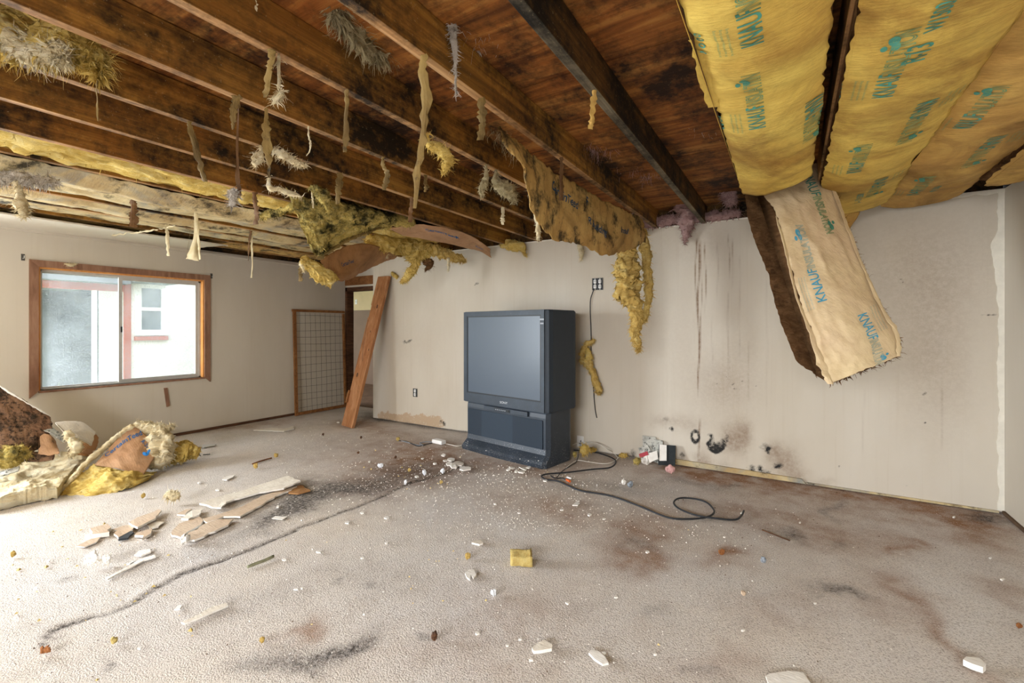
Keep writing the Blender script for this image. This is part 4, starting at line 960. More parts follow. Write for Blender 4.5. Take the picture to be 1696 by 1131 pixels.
# ------------------------------------------------------------------ insulation batts still up, right side
def batt_surf(x0, x1, ya, yb, sag, seed, endsag=0.0, tilt=0.0, nrow=16, edge=0.012, prof=2.4, xend=0.0):
    rows = []; rs = np.random.RandomState(seed)
    for i, t in enumerate(np.linspace(0, 1, nrow)):
        row = []; y = ya + (yb - ya) * t
        es = endsag * max(0, (t - 0.62) / 0.38) ** 1.6; j = rs.uniform(-.5, .5, 5)
        for u in np.linspace(0, 1, 7):
            bul = 1 - abs(2 * u - 1) ** prof
            row.append((x0 + (x1 - x0) * u + xend * t + 0.008 * j[0] * (1 - bul), y, ZC - edge - (sag * (0.8 + 0.4 * j[1])) * bul - es * (0.55 + 0.45 * (1 - u)) - tilt * (1 - u) - 0.012 * j[2] * (1 - bul)))
        rows.append(row)
    s = Surf(rows, 0.009, 7, seed, (0.5, 1.5)); return s.face((x0, (ya + yb) / 2, 0))
def batt(name, label, s, kmat, fmat, nu, nv, top_z, seed, rag=0.012):
    u_ = np.array([.5]); c = s.base(u_, u_)[0]
    t = thing(name, label, 'insulation', c)
    sheet('kraft_facing', s, M[kmat], t, 0.003, nu, nv, rag, seed)
    def back(u, v):
        p = s.base(u, v).copy(); p[:, 2] = top_z; return p
    s2 = Surf(s.P + np.array([0, 0, 0.03]), 0.002, 9, seed); s2.flip = s.flip
    sheet('fiberglass', s2, M[fmat], t, 0.08, 14, nv // 2, 0.004, seed + 1, amp=0.010, ampf=26, back=back)
    return t
PI = math.pi
def knauf(t, s, u, v, d=1, size=.066, mats=('print_teal', 'print_teal_faint'), rest=True, gap=1.0):
    """KNAUF INSULATION lettering; d=+1 reads toward increasing v, -1 toward decreasing v"""
    ang = PI / 2 * d if s.flip * _hand(s) > 0 else PI / 2 * d
    mir = -1 if _hand(s) < 0 else 1
    def put(body, sz, du, dv, outline, sx, mat, nm):
        V, F = text2d(body, sz, outline, sx, .02); V = V.copy(); V[:, 1] *= mir
        print_on(s, V, F, u + du * d / s.W, v + dv * d / s.L, ang, M[mat], t, nm)
    put('KNAUF', size * 1.35, 0, 0, 0, .62, mats[0], 'printed_name')
    put('INSULATION', size * 1.2, 0, size * 2.75, .0019, .55, mats[1], 'printed_outline_name')
    if rest:
        k = -1 if mir > 0 else 1
        k = 1
        for i in range(3):
            put('the next generation of insulation facing', .012, .085 + .017 * i, -.02, 0, .8, mats[1], 'printed_small_text')
        for i, ch in enumerate('oooo'):
            V, F = ring_icon(.011); V = V.copy()
            print_on(s, V, F, u + (.17 * d) / s.W, v + (.0 + .034 * i) * d / s.L, 0, M[mats[0]], t, 'printed_icon')
        V, F = leaf_icon(.02); print_on(s, V, F, u + .06 * d / s.W, v + (size * 5.6) * d / s.L, ang, M[mats[0]], t, 'printed_leaf_logo')
def _hand(s):
    """+1 when (u,v,normal) is right handed: lettering then is not mirrored"""
    a = np.array([.5]); e = .02
    du = s.base(a + e, a)[0] - s.base(a - e, a)[0]; dv = s.base(a, a + e)[0] - s.base(a, a - e)[0]
    return 1 if np.dot(np.cross(du, dv), s.nrm(a, a)[0]) > 0 else -1
def ring_icon(r):
    n_ = 12; V = [(r * math.cos(a), r * math.sin(a), 0) for a in np.linspace(0, 2 * PI, n_, endpoint=False)] + [(r * .55 * math.cos(a), r * .55 * math.sin(a), 0) for a in np.linspace(0, 2 * PI, n_, endpoint=False)]
    return np.array(V), [(i, (i + 1) % n_, n_ + (i + 1) % n_, n_ + i) for i in range(n_)]
def leaf_icon(r):
    V = []; F = []
    for a0, q in ((0.5, 1.0), (2.1, .8), (3.9, .6)):
        c = (math.cos(a0) * r * .9, math.sin(a0) * r * .9); b = len(V)
        V += [(c[0] + r * q * math.cos(a) * (1 if k % 2 else 1), c[1] + r * q * .75 * math.sin(a), 0) for k, a in enumerate(np.linspace(0, 2 * PI, 10, endpoint=False))]; F.append(tuple(range(b, b + 10)))
    return np.array(V), F
def line_text(t, s, u, v, body, size, ang, mat, outline=0.0, sx=.8, nm='printed_text'):
    V, F = text2d(body, size, outline, sx, .02); V = V.copy(); V[:, 1] *= (-1 if _hand(s) < 0 else 1)
    print_on(s, V, F, u, v, ang, M[mat], t, nm)
YS = -1.4
yv = lambda y, a, b: (y - a) / (b - a)
# batt 1 (its far end has come down)
e1 = 2.47 * H
s1_ = batt_surf(-0.205 * H, 0.082 * H, YS, e1, .055, 41, endsag=.075, tilt=.02)
b1 = batt('ceiling_insulation_batt', 'yellow kraft-faced batt on the ceiling, leftmost, with its end torn loose', s1_, 'kraft_yellow', 'brown_fiber', 34, 130, ZC + .09, 41, .014)
for (px, py, d) in ((1268, 195, -1), (1333, 170, 1), (1265, 60, -1)):
    q = zpl(px, py, ZC - .06); knauf(b1, s1_, (q[0] + .205 * H) / (.287 * H), yv(q[1], YS, e1), d)
# batt 2
e2 = 3.22 * H
s2_ = batt_surf(0.122 * H, 0.452 * H, YS, e2, .05, 52, endsag=.05, tilt=.012)
b2 = batt('ceiling_insulation_batt', 'yellow kraft-faced batt on the ceiling between loose batt and corner batt', s2_, 'kraft_yellow', 'brown_fiber', 34, 150, ZC + .09, 52)
q = zpl(1470, 150, ZC - .05); U = lambda q, a, b: (q[0] - a) / (b - a)
for (px, py, d) in ((1478, 152, -1), (1520, 165, 1), (1425, 275, -1), (1450, 288, 1)):
    q = zpl(px, py, ZC - .05); knauf(b2, s2_, min(.9, max(.1, U(q, .122 * H, .452 * H))), yv(q[1], YS, e2), d)
q = zpl(1530, 95, ZC - .05); line_text(b2, s2_, U(q, .122 * H, .452 * H), yv(q[1], YS, e2), 'R-13', .085, -PI / 2, 'print_teal', 0, .8)
q = zpl(1560, 45, ZC - .05); line_text(b2, s2_, U(q, .122 * H, .452 * H), yv(q[1], YS, e2) - .0, 'W15006', .06, -PI / 2, 'print_teal', 0, .8)
q = zpl(1425, 325, ZC - .05); line_text(b2, s2_, U(q, .122 * H, .452 * H), yv(q[1], YS, e2), 'R-13 W15006', .05, -PI / 2, 'print_teal', 0, .7)
# batt 3
e3 = 3.40 * H
s3_ = batt_surf(0.440 * H, 0.775 * H, YS, e3, .04, 63, endsag=.02)
b3 = batt('ceiling_insulation_batt', 'tan kraft-faced batt on the ceiling nearest the right-hand corner, fully attached', s3_, 'kraft_tan', 'brown_fiber', 34, 150, ZC + .09, 63)
for (px, py, d) in ((1608, 210, -1), (1640, 225, 1), (1520, 318, -1)):
    q = zpl(px, py, ZC - .04); knauf(b3, s3_, min(.85, max(.12, U(q, .44 * H, .775 * H))), yv(q[1], YS, e3), d)
q = zpl(1550, 310, ZC - .04); line_text(b3, s3_, min(.8, U(q, .44 * H, .775 * H)), yv(q[1], YS, e3), 'W15006', .05, -PI / 2, 'print_teal', 0, .8)
# batt 4, ends short of the corner
e4 = 3.02 * H
s4_ = batt_surf(0.765 * H, 0.965 * H, YS, e4, .03, 74, endsag=.06)
b4 = batt('ceiling_insulation_batt', 'narrow tan batt on the ceiling along the right wall, ending short of corner', s4_, 'kraft_tan', 'brown_fiber', 26, 130, ZC + .09, 74, .03)
# torn flange curling off the left edge of batt 1
ribbon('torn_flange', [zpl(1148, 66, ZC - .03), zpl(1158, 100, ZC - .045), zpl(1170, 140, ZC - .05), zpl(1184, 178, ZC - .06)], [.02, .03, .035, .05], M['kraft_yellow'], None, .002, 24, 3, .004, .3)
tag(bpy.data.objects['torn_flange'], 'yellow torn paper flange curling off the loose ceiling batt', 'paper strip')
# flap hanging under the end of batt 2
s_ = Surf([[pt(1385, 350, 2.60), pt(1405, 352, 2.60), pt(1425, 350, 2.62)], [pt(1388, 365, 2.62), pt(1404, 367, 2.62), pt(1420, 360, 2.63)], [pt(1392, 385, 2.66), pt(1401, 390, 2.66), pt(1410, 372, 2.66)]], .003, 12, 3).face(O0)
tag(sheet('paper_flap', s_, M['kraft_tan'], None, .002, 14, 14, .006, 3), 'small brown paper flap hanging behind the dangling batt', 'paper flap')

# ------------------------------------------------------------------ the dangling batt
Lp_ = [(1268, 292, 2.34), (1262, 318, 2.29), (1285, 358, 2.20), (1303, 420, 2.10), (1319, 485, 2.01), (1344, 555, 1.93), (1362, 605, 1.89), (1376, 636, 1.86)]
Rp_ = [(1356, 268, 2.36), (1374, 290, 2.31), (1394, 348, 2.22), (1412, 395, 2.13), (1437, 455, 2.04), (1462, 510, 1.96), (1488, 556, 1.91), (1490, 590, 1.88)]
rows = []
for (a, b) in zip(Lp_, Rp_):
    row = []
    for u in np.linspace(0, 1, 5):
        p = np.array(a) * (1 - u) + np.array(b) * u; row.append(pt(p[0], p[1], p[2] - .035 * (1 - (2 * u - 1) ** 2)))
    rows.append(row)
sd_ = Surf(rows, .010, 6, 12, (1.3, .8)).face(O0)
hb = thing('dangling_insulation_batt', 'pale kraft-faced batt dangling from the ceiling in front of the right wall', 'insulation', pt(1430, 640, 1.95))
sheet('kraft_facing', sd_, M['kraft_pale'], hb, .003, 46, 90, .012, 12)
bl_ = [(1243, 290, 2.42), (1234, 332, 2.40), (1248, 395, 2.33), (1270, 450, 2.24), (1284, 505, 2.15), (1303, 560, 2.07), (1322, 600, 2.02), (1352, 622, 1.98)]
brt = [(1350, 272, 2.46), (1372, 295, 2.43), (1390, 350, 2.35), (1408, 398, 2.27), (1432, 458, 2.18), (1456, 512, 2.10), (1478, 556, 2.05), (1482, 588, 2.0)]
sb_ = Surf([[pt(*(np.array(a) * (1 - u) + np.array(b) * u)) for u in np.linspace(0, 1, 5)] for a, b in zip(bl_, brt)], 0, 8, 1)
sf_ = Surf([[p + (p - O0) * .014 for p in r] for r in rows], .002, 8, 2); sf_.flip = sd_.flip
sheet('fiberglass', sf_, M['brown_fiber'], hb, .1, 36, 80, .003, 14, amp=.014, ampf=24, back=lambda u, v: sb_.base(u, v), wisp=260, wl=.03, side=1)
# folded edge strip on the right side
ribbon('paper_flange', [pt(a - 1, b, f - .02) for a, b, f in Rp_[1:]], [.025, .03, .025, .03, .035, .03, .02], M['kraft_pale'], hb, .002, 40, 9, .005, .5)
ribbon('paper_flange', [pt(a, b, f - .02) for a, b, f in Lp_[2:]], [.015, .03, .02, .03, .04, .03], M['kraft_pale'], hb, .002, 40, 19, .006, .6)
bl2 = ('print_blue', 'print_blue_faint')
def uvp(px, py):
    us, vs_ = np.meshgrid(np.linspace(.02, .98, 60), np.linspace(.02, .98, 120)); P_ = sd_.base(us.ravel(), vs_.ravel()); X_, Y_ = topix(P_); i = np.argmin((X_ - px) ** 2 + (Y_ - py) ** 2); return us.ravel()[i], vs_.ravel()[i]
for (px, py, d) in ((1370, 500, -1), (1418, 522, 1), (1330, 292, 1)):
    u, v = uvp(px, py); knauf(hb, sd_, u, v, d, .06, bl2 if py > 350 else ('print_teal', 'print_teal_faint'))

# ------------------------------------------------------------------ kraft curtain hanging under the fourth bay's joist
JB = JX[1]
topl = [(822, 208), (850, 232), (880, 256), (920, 283), (960, 308), (1000, 330), (1040, 350), (1066, 362)]
rows = [[], [], [], [], []]
low = [(836, 244), (868, 282), (884, 360), (915, 398), (955, 405), (998, 424), (1040, 415), (1068, 402)]
for (a, b), (c, d) in zip(topl, low):
    p = zpl(a, b, ZC - .004); f = (p - O0) @ FW / H
    for i, t in enumerate((0, .25, .5, .75, 1)):
        rows[i].append(pt(a + (c - a) * t ** 1.1, b + (d - b) * t, f - .04 * math.sin(t * 3)))
sc_ = Surf(rows, .015, 7, 33, (1.4, .4)).face(O0)
kc = thing('hanging_kraft_sheet', 'moldy tan kraft facing hanging like a curtain from a ceiling joist above television', 'insulation', rows[4][4])
sheet('kraft_facing', sc_, M['kraft_moldy'], kc, .003, 90, 40, .022, 33)
line_text(kc, sc_, .40, .30, 'CertainTeed', .075, .16, 'ink_dark', 0, .85, 'printed_name'); line_text(kc, sc_, .62, .55, 'R Building', .065, .16, 'ink_dark', 0, .85); line_text(kc, sc_, .60, .28, 'F', .09, .1, 'ink_dark', 0, .8); line_text(kc, sc_, .80, .55, 'Insul', .07, .12, 'ink_dark', 0, .8)
s_ = Surf([[pt(893 + 2 * i, 262 + 28 * i, 2.62 - .0 * i), pt(898 + 1.5 * i, 258 + 28 * i, 2.62), pt(903 + i, 262 + 28 * i, 2.66)] for i in range(5)], .003, 20, 4).face(O0)
for i, (pp, r_) in enumerate(([(850, 224), (868, 250), (872, 262)], .008), ) if False else []: pass
clump('fiber_edge', [(*pt(862, 262, 2.44), .012), (*pt(874, 292, 2.5), .02), (*pt(882, 318, 2.5), .022), (*pt(888, 350, 2.52), .014), (*pt(892, 385, 2.55), .018), (*pt(890, 398, 2.55), .008)], M['pale_fiber'], kc, .5, 22, 14, None, 71, 90, .03)
fl = clump('dangling_fiber_wad', [(*pt(1040, 405, 3.02), .05), (*pt(1038, 430, 3.0), .085), (*pt(1040, 460, 2.98), .095), (*pt(1042, 488, 2.98), .088), (*pt(1050, 505, 2.98), .06), (*pt(1056, 530, 2.98), .042), (*pt(1052, 552, 2.98), .038), (*pt(1056, 570, 2.98), .025), (*pt(1058, 582, 2.98), .008)], M['orange_fiber'], None, .42, 16, 30, 70, 5, 420, .05, .55, FW)
tag(fl, 'large yellow-orange fibre wad dangling from the moldy kraft sheet', 'insulation')
fl = clump('dangling_fiber_strip', [(*pt(1062, 378, 3.08), .03), (*pt(1068, 410, 3.08), .035), (*pt(1072, 450, 3.06), .03), (*pt(1074, 490, 3.06), .028), (*pt(1070, 520, 3.05), .02), (*pt(1066, 535, 3.05), .006)], M['orange_fiber'], None, .5, 20, 16, 50, 15, 200, .05)
tag(fl, 'narrow brown-yellow fibre strip hanging right beside the large dangling wad', 'insulation')
fl = clump('fiber_tuft', [(*ypl(962, 590, YW - .05), .03), (*ypl(970, 572, YW - .05), .02), (*ypl(985, 562, YW - .05), .012)], M['orange_fiber'], None, .5, 22, 16, 26, 8, 90, .05)
t = thing('snagged_fiber_clump', 'brown-yellow fibre clump snagged on the cord beside the television', 'insulation', ypl(980, 650, YW - .06)); fl.parent = t; fl.location = fl.location - t.location; fl.name = 'fiber_lobe'
clump('fiber_lobe', [(*ypl(960, 595, YW - .06), .03), (*ypl(972, 600, YW - .06), .04), (*ypl(980, 612, YW - .06), .03), (*ypl(986, 630, YW - .06), .028), (*ypl(992, 646, YW - .06), .026), (*ypl(990, 652, YW - .06), .008)], M['orange_fiber'], t, .5, 20, 18, 40, 9, 160, .05)
clump('fiber_lobe', [(*ypl(972, 575, YW - .05), .012), (*ypl(976, 590, YW - .06), .025), (*ypl(978, 605, YW - .06), .02)], M['yellow_fiber'], t, .5, 24, 14, 20, 10, 60, .04)

# ------------------------------------------------------------------ sagging insulation over the doorway corner
mg = thing('sagging_moldy_batt', 'moldy yellow-black fibreglass batt sagging from the ceiling near the doorway', 'insulation', pt(540, 430, 3.2))
rows = [[pt(480, 316, 2.44), pt(520, 328, 2.58), pt(575, 338, 2.72), (pt(640, 358, 3.0)), pt(690, 372, 3.25)],
        [pt(484, 338, 2.5), pt(520, 352, 2.6), pt(572, 358, 2.76), pt(632, 366, 3.02), pt(684, 374, 3.26)],
        [pt(494, 365, 2.62), pt(524, 378, 2.72), pt(566, 376, 2.86), pt(620, 372, 3.06), pt(668, 372, 3.26)],
        [pt(508, 395, 2.8), pt(528, 402, 2.86), pt(558, 394, 2.98), pt(600, 382, 3.1), pt(648, 374, 3.26)],
        [pt(522, 424, 2.96), pt(532, 424, 3.0), pt(550, 410, 3.06), pt(585, 394, 3.14), pt(632, 378, 3.26)]]
s_ = Surf(rows, .01, 8, 5).face(O0)
sheet('fiberglass', s_, M['moldy_fiber'], mg, .09, 70, 56, .02, 5, amp=.028, ampf=13, wisp=300, wl=.05)
ribbon('kraft_edge', [pt(526, 428, 2.96), pt(545, 416, 3.0), pt(572, 400, 3.06), pt(605, 385, 3.12), (pt(640, 375, 3.2)), pt(672, 370, 3.28), pt(720, 376, 3.36)], [.05, .06, .06, .06, .06, .05, .03], M['strip_tan'], mg, .003, 50, 4, .006, .35)
tr = thing('sagging_kraft_trough', 'brown stained kraft paper drooping in a trough above the doorway', 'insulation', pt(580, 462, 3.8))
rows = [[pt(528, 432, 3.0), pt(560, 412, 3.12), pt(600, 402, 3.3), pt(640, 412, 3.7), pt(655, 420, 4.1)],
        [pt(540, 446, 3.05), pt(570, 432, 3.2), pt(604, 422, 3.4), pt(640, 424, 3.8), pt(656, 424, 4.15)],
        [pt(556, 462, 3.15), pt(576, 452, 3.25), pt(602, 440, 3.5), pt(634, 432, 3.9), pt(654, 427, 4.2)],
        [pt(565, 467, 3.3), pt(582, 461, 3.4), pt(602, 450, 3.6), pt(630, 436, 4.0), pt(652, 428, 4.25)]]
s_ = Surf(rows, .008, 7, 8).face(O0); sheet('kraft_facing', s_, M['kraft_brown'], tr, .003, 44, 26, .01, 8)
line_text(tr, s_, .20, .45, 'CertainTeed', .06, .0, 'ink_dark', 0, .7)
bo = thing('broken_batt_end', 'torn bright yellow batt end hanging left of the doorway', 'insulation', pt(530, 478, 3.1))
s_ = Surf([[pt(500, 421, 3.06), pt(530, 436, 3.06), pt(563, 461, 3.1)], [pt(496, 432, 3.0), pt(527, 449, 3.0), pt(556, 468, 3.04)], [pt(503, 440, 3.02), pt(524, 466, 3.0), pt(546, 477, 3.04)]], .01, 9, 3).face(O0)
sheet('fiberglass', s_, M['yellow_fiber'], bo, .08, 44, 30, .015, 6, amp=.022, ampf=20, pillow=True, wisp=160, wl=.035)
clump('fiber_tail', [(*pt(497, 432, 3.0), .012), (*pt(502, 442, 3.0), .015), (*pt(503, 450, 3.0), .004)], M['pale_fiber'], bo, .4, 24, 10, 12, 2, 30, .03)
dr = thing('dripping_yellow_fiber', 'torn yellow fibreglass dripping in points down the wall beside the plank', 'insulation', pt(680, 465, 4.0))
clump('fiber_lobe', [(*pt(605, 398, 3.5), .03), (*pt(635, 402, 3.6), .07), (*pt(665, 408, 3.75), .09), (*pt(690, 414, 3.85), .08), (*pt(715, 418, 3.95), .045)], M['yellow_fiber'], dr, .5, 11, 26, 50, 21, 260, .06, .6, FW)
clump('fiber_lobe', [(*pt(676, 410, 3.8), .06), (*pt(684, 426, 3.85), .06), (*pt(688, 440, 3.9), .045), (*pt(680, 452, 3.9), .04), (*pt(670, 462, 3.9), .03), (*pt(664, 468, 3.9), .006)], M['yellow_fiber'], dr, .45, 13, 22, 44, 22, 200, .05, .6, FW)
clump('fiber_lobe', [(*pt(700, 412, 3.9), .05), (*pt(725, 416, 3.95), .055), (*pt(745, 424, 4.0), .05), (*pt(765, 428, 4.05), .03), (*pt(770, 434, 4.05), .006)], M['orange_fiber'], dr, .5, 14, 22, 44, 23, 200, .05, .55, FW)
for px, py in ((640, 418), (742, 440), (634, 412)): clump('fiber_drip', [(*pt(px, py - 14, 3.8), .02), (*pt(px + 1, py, 3.8), .014), (*pt(px, py + 10, 3.8), .003)], M['pale_fiber'], dr, .4, 20, 10, 14, px, 24, .03)
clump('brown_fringe', [(*pt(700, 428, 3.95), .035), (*pt(712, 438, 3.98), .03), (*pt(704, 448, 3.98), .01)], M['brown_fiber'], dr, .6, 22, 14, 22, 24, 70, .04)
fp = thing('printed_kraft_sheet', 'flat brown kraft sheet with blue lettering sloping down to the wall top', 'insulation', pt(740, 400, 3.5))
rows = [[pt(644, 379, 3.28), pt(672, 373, 3.26), pt(700, 371, 3.24), pt(730, 376, 3.32), pt(764, 384, 3.46), pt(790, 396, 3.66), pt(812, 412, 4.0)], [pt(660, 386, 3.4), pt(690, 384, 3.42), pt(715, 386, 3.45), pt(742, 391, 3.52), pt(770, 399, 3.66), pt(794, 408, 3.86), pt(812, 420, 4.05)], [pt(668, 390, 3.5), pt(698, 396, 3.56), pt(722, 400, 3.62), pt(748, 404, 3.7), pt(774, 411, 3.84), pt(796, 416, 3.98), pt(814, 427, 4.1)]]
s_ = Surf(rows, .006, 6, 18).face(O0); sheet('kraft_facing', s_, M['kraft_pale'] if False else M['kraft_floor'], fp, .003, 54, 20, .01, 18)
line_text(fp, s_, .30, .35, 'CertainTeed', .09, .10, 'print_navy', 0, .8, 'printed_name'); line_text(fp, s_, .58, .45, 'R', .09, .1, 'print_navy'); line_text(fp, s_, .78, .6, 'Insul', .08, .1, 'print_navy')
cl = clump('wall_top_tuft', [(*ypl(828, 404, YW - .06), .03), (*ypl(845, 406, YW - .07), .05), (*ypl(862, 408, YW - .06), .045), (*ypl(868, 418, YW - .06), .02), (*ypl(872, 424, YW - .06), .004)], M['yellow_fiber'], None, .45, 14, 20, 34, 31, 130, .04, .6, FW)
tag(cl, 'bright yellow fibre tuft poking out at the wall top above the television', 'insulation')
cl = clump('wall_top_tuft', [(*ypl(960, 404, YW - .05), .02), (*ypl(963, 418, YW - .05), .022), (*ypl(962, 432, YW - .05), .006)], M['pale_fiber'], None, .4, 20, 12, 20, 32, 40, .04)
tag(cl, 'small pale yellow tuft hanging below the moldy kraft sheet', 'insulation')
cl = clump('wall_top_tuft', [(*ypl(659, 460, YW - .02), .022), (*ypl(652, 455, YW - .03), .024), (*ypl(648, 450, YW - .03), .006)], M['yellow_fiber'], None, .4, 20, 12, 18, 33, 40, .03)
tag(cl, 'small yellow tuft stuck on the wall at the top of the plank', 'insulation')

# ------------------------------------------------------------------ batts between the joists on the left
def bay_batt(name, label, k, ya, yb, fmat, kmat, dz, seed, kraft_part=True, amp=.03, x0=None, x1=None, fiber=True, sag=.03):
    xa, xb = (JX[k + 1] + .02, JX[k] - .02) if x0 is None else (x0, x1)
    t = thing(name, label, 'insulation', ((xa + xb) / 2, (ya + yb) / 2, ZC - .02))
    rows = []; rs = np.random.RandomState(seed)
    for y in np.linspace(ya, yb, 18):
        j = rs.uniform(-1, 1, 3); rows.append([(xa + (xb - xa) * u, y, ZC + dz - sag * math.sin(PI * u) + .012 * j[0] * math.sin(PI * u)) for u in np.linspace(0, 1, 5)])
    s = Surf(rows, .008, 8, seed).face(((xa + xb) / 2, 0, 0))
    if fiber: sheet('fiberglass', s, M[fmat], t, .07, 26, 150, .008, seed, amp=amp, ampf=13, wisp=220, wl=.05)
    if kraft_part:
        s2 = Surf(s.P + np.array([0, 0, -.004 if not fiber else -.045]), .012, 6, seed + 4); s2.flip = s.flip
        sheet('kraft_facing', s2, M[kmat], t, .003, 30, 160, .02, seed + 2)
    return t, s
bay_batt('bay_insulation_batt', 'exposed yellow fibreglass batt lying between joists at the upper left', 6, YB + .3, 3.0 * H, 'yellow_fiber', 'peel_paper', .035, 81, False)
bay_batt('bay_kraft_facing', 'mottled pale kraft facing drooping between joists above the window', 7, YB + .3, 2.75 * H, 'yellow_fiber', 'peel_paper', .01, 82, True, fiber=False, sag=.06)
bay_batt('bay_kraft_facing', 'blue-stained kraft facing between joists, second from the ceiling drywall', 8, YB + .3, 3.1 * H, 'yellow_fiber', 'peel_paper', .035, 83, True, fiber=False, sag=.03)
bay_batt('bay_kraft_facing', 'moldy kraft facing between joists closest to the ceiling drywall', 9, YB + .3, 2.9 * H, 'yellow_fiber', 'peel_paper', .03, 84, True, fiber=False, sag=.04)
bay_batt('bay_kraft_facing', 'stained kraft facing above the ceiling drywall edge near the window wall', 10, YB + .3, 3.3 * H, 'yellow_fiber', 'peel_paper', .04, 85, True, fiber=False, sag=.02)
bay_batt('bay_kraft_facing', 'dark kraft facing in the last bay along the window wall', 11, YB + .3, 3.4 * H, 'yellow_fiber', 'kraft_moldy', .02, 86, True, fiber=False, sag=.01)
t, s = bay_batt('joist_draped_fiber', 'bright yellow fibre scrap draped over a joist at the far upper left', 3, .3, 1.0, 'pale_fiber', 'peel_paper', .0, 87, False) if False else (None, None)
dj = thing('draped_joist_fiber', 'shaggy yellow fibre draped along a joist at the far upper left corner', 'insulation', pt(100, 110, 1.25))
clump('fiber_lobe', [(*pt(-20, 40, 1.20), .06), (*pt(20, 52, 1.22), .07), (*pt(60, 66, 1.22), .065), (*pt(100, 72, 1.22), .05), (*pt(135, 80, 1.24), .04), (*pt(158, 92, 1.26), .03), (*pt(166, 108, 1.26), .014), (*pt(162, 128, 1.26), .004)], M['yellow_fiber'], dj, .5, 12, 26, 70, 51, 420, .07, .6, FW)
clump('fiber_lobe', [(*pt(10, 66, 1.2), .03), (*pt(50, 80, 1.2), .035), (*pt(95, 86, 1.2), .03), (*pt(108, 98, 1.2), .006)], M['pale_fiber'], dj, .55, 16, 20, 44, 52, 240, .05, .6, FW)
ribbon('paper_tail', [pt(163, 105, 1.26), pt(160, 140, 1.26), pt(161, 170, 1.26), pt(162, 200, 1.26)], [.015, .012, .010, .004], M['strip_tan'], dj, .002, 24, 3)
wf = thing('pale_fiber_tail', 'whitish fibre tail hanging at the far left above the window', 'insulation', pt(36, 360, 2.0))
clump('fiber_lobe', [(*pt(-5, 292, 1.98), .03), (*pt(20, 294, 1.98), .035), (*pt(60, 298, 2.0), .025), (*pt(95, 300, 2.02), .008)], M['white_fiber'], wf, .5, 14, 18, 40, 61, 180, .06, .6, FW)
clump('fiber_lobe', [(*pt(28, 298, 1.98), .018), (*pt(31, 315, 1.98), .016), (*pt(34, 335, 1.98), .024), (*pt(37, 352, 1.98), .018), (*pt(38, 362, 1.98), .004)], M['pale_fiber'], wf, .4, 20, 14, 30, 62, 90, .04)
# roll of moldy fibre by the sagging batt
cl = clump('moldy_fiber_roll', [(*pt(430, 358, 2.9), .02), (*pt(450, 352, 2.85), .03), (*pt(472, 345, 2.8), .035), (*pt(490, 338, 2.7), .02)], M['moldy_fiber'], None, .45, 16, 18, 30, 63, 120, .05); tag(cl, 'small roll of moldy fibre left of the sagging moldy batt', 'insulation')

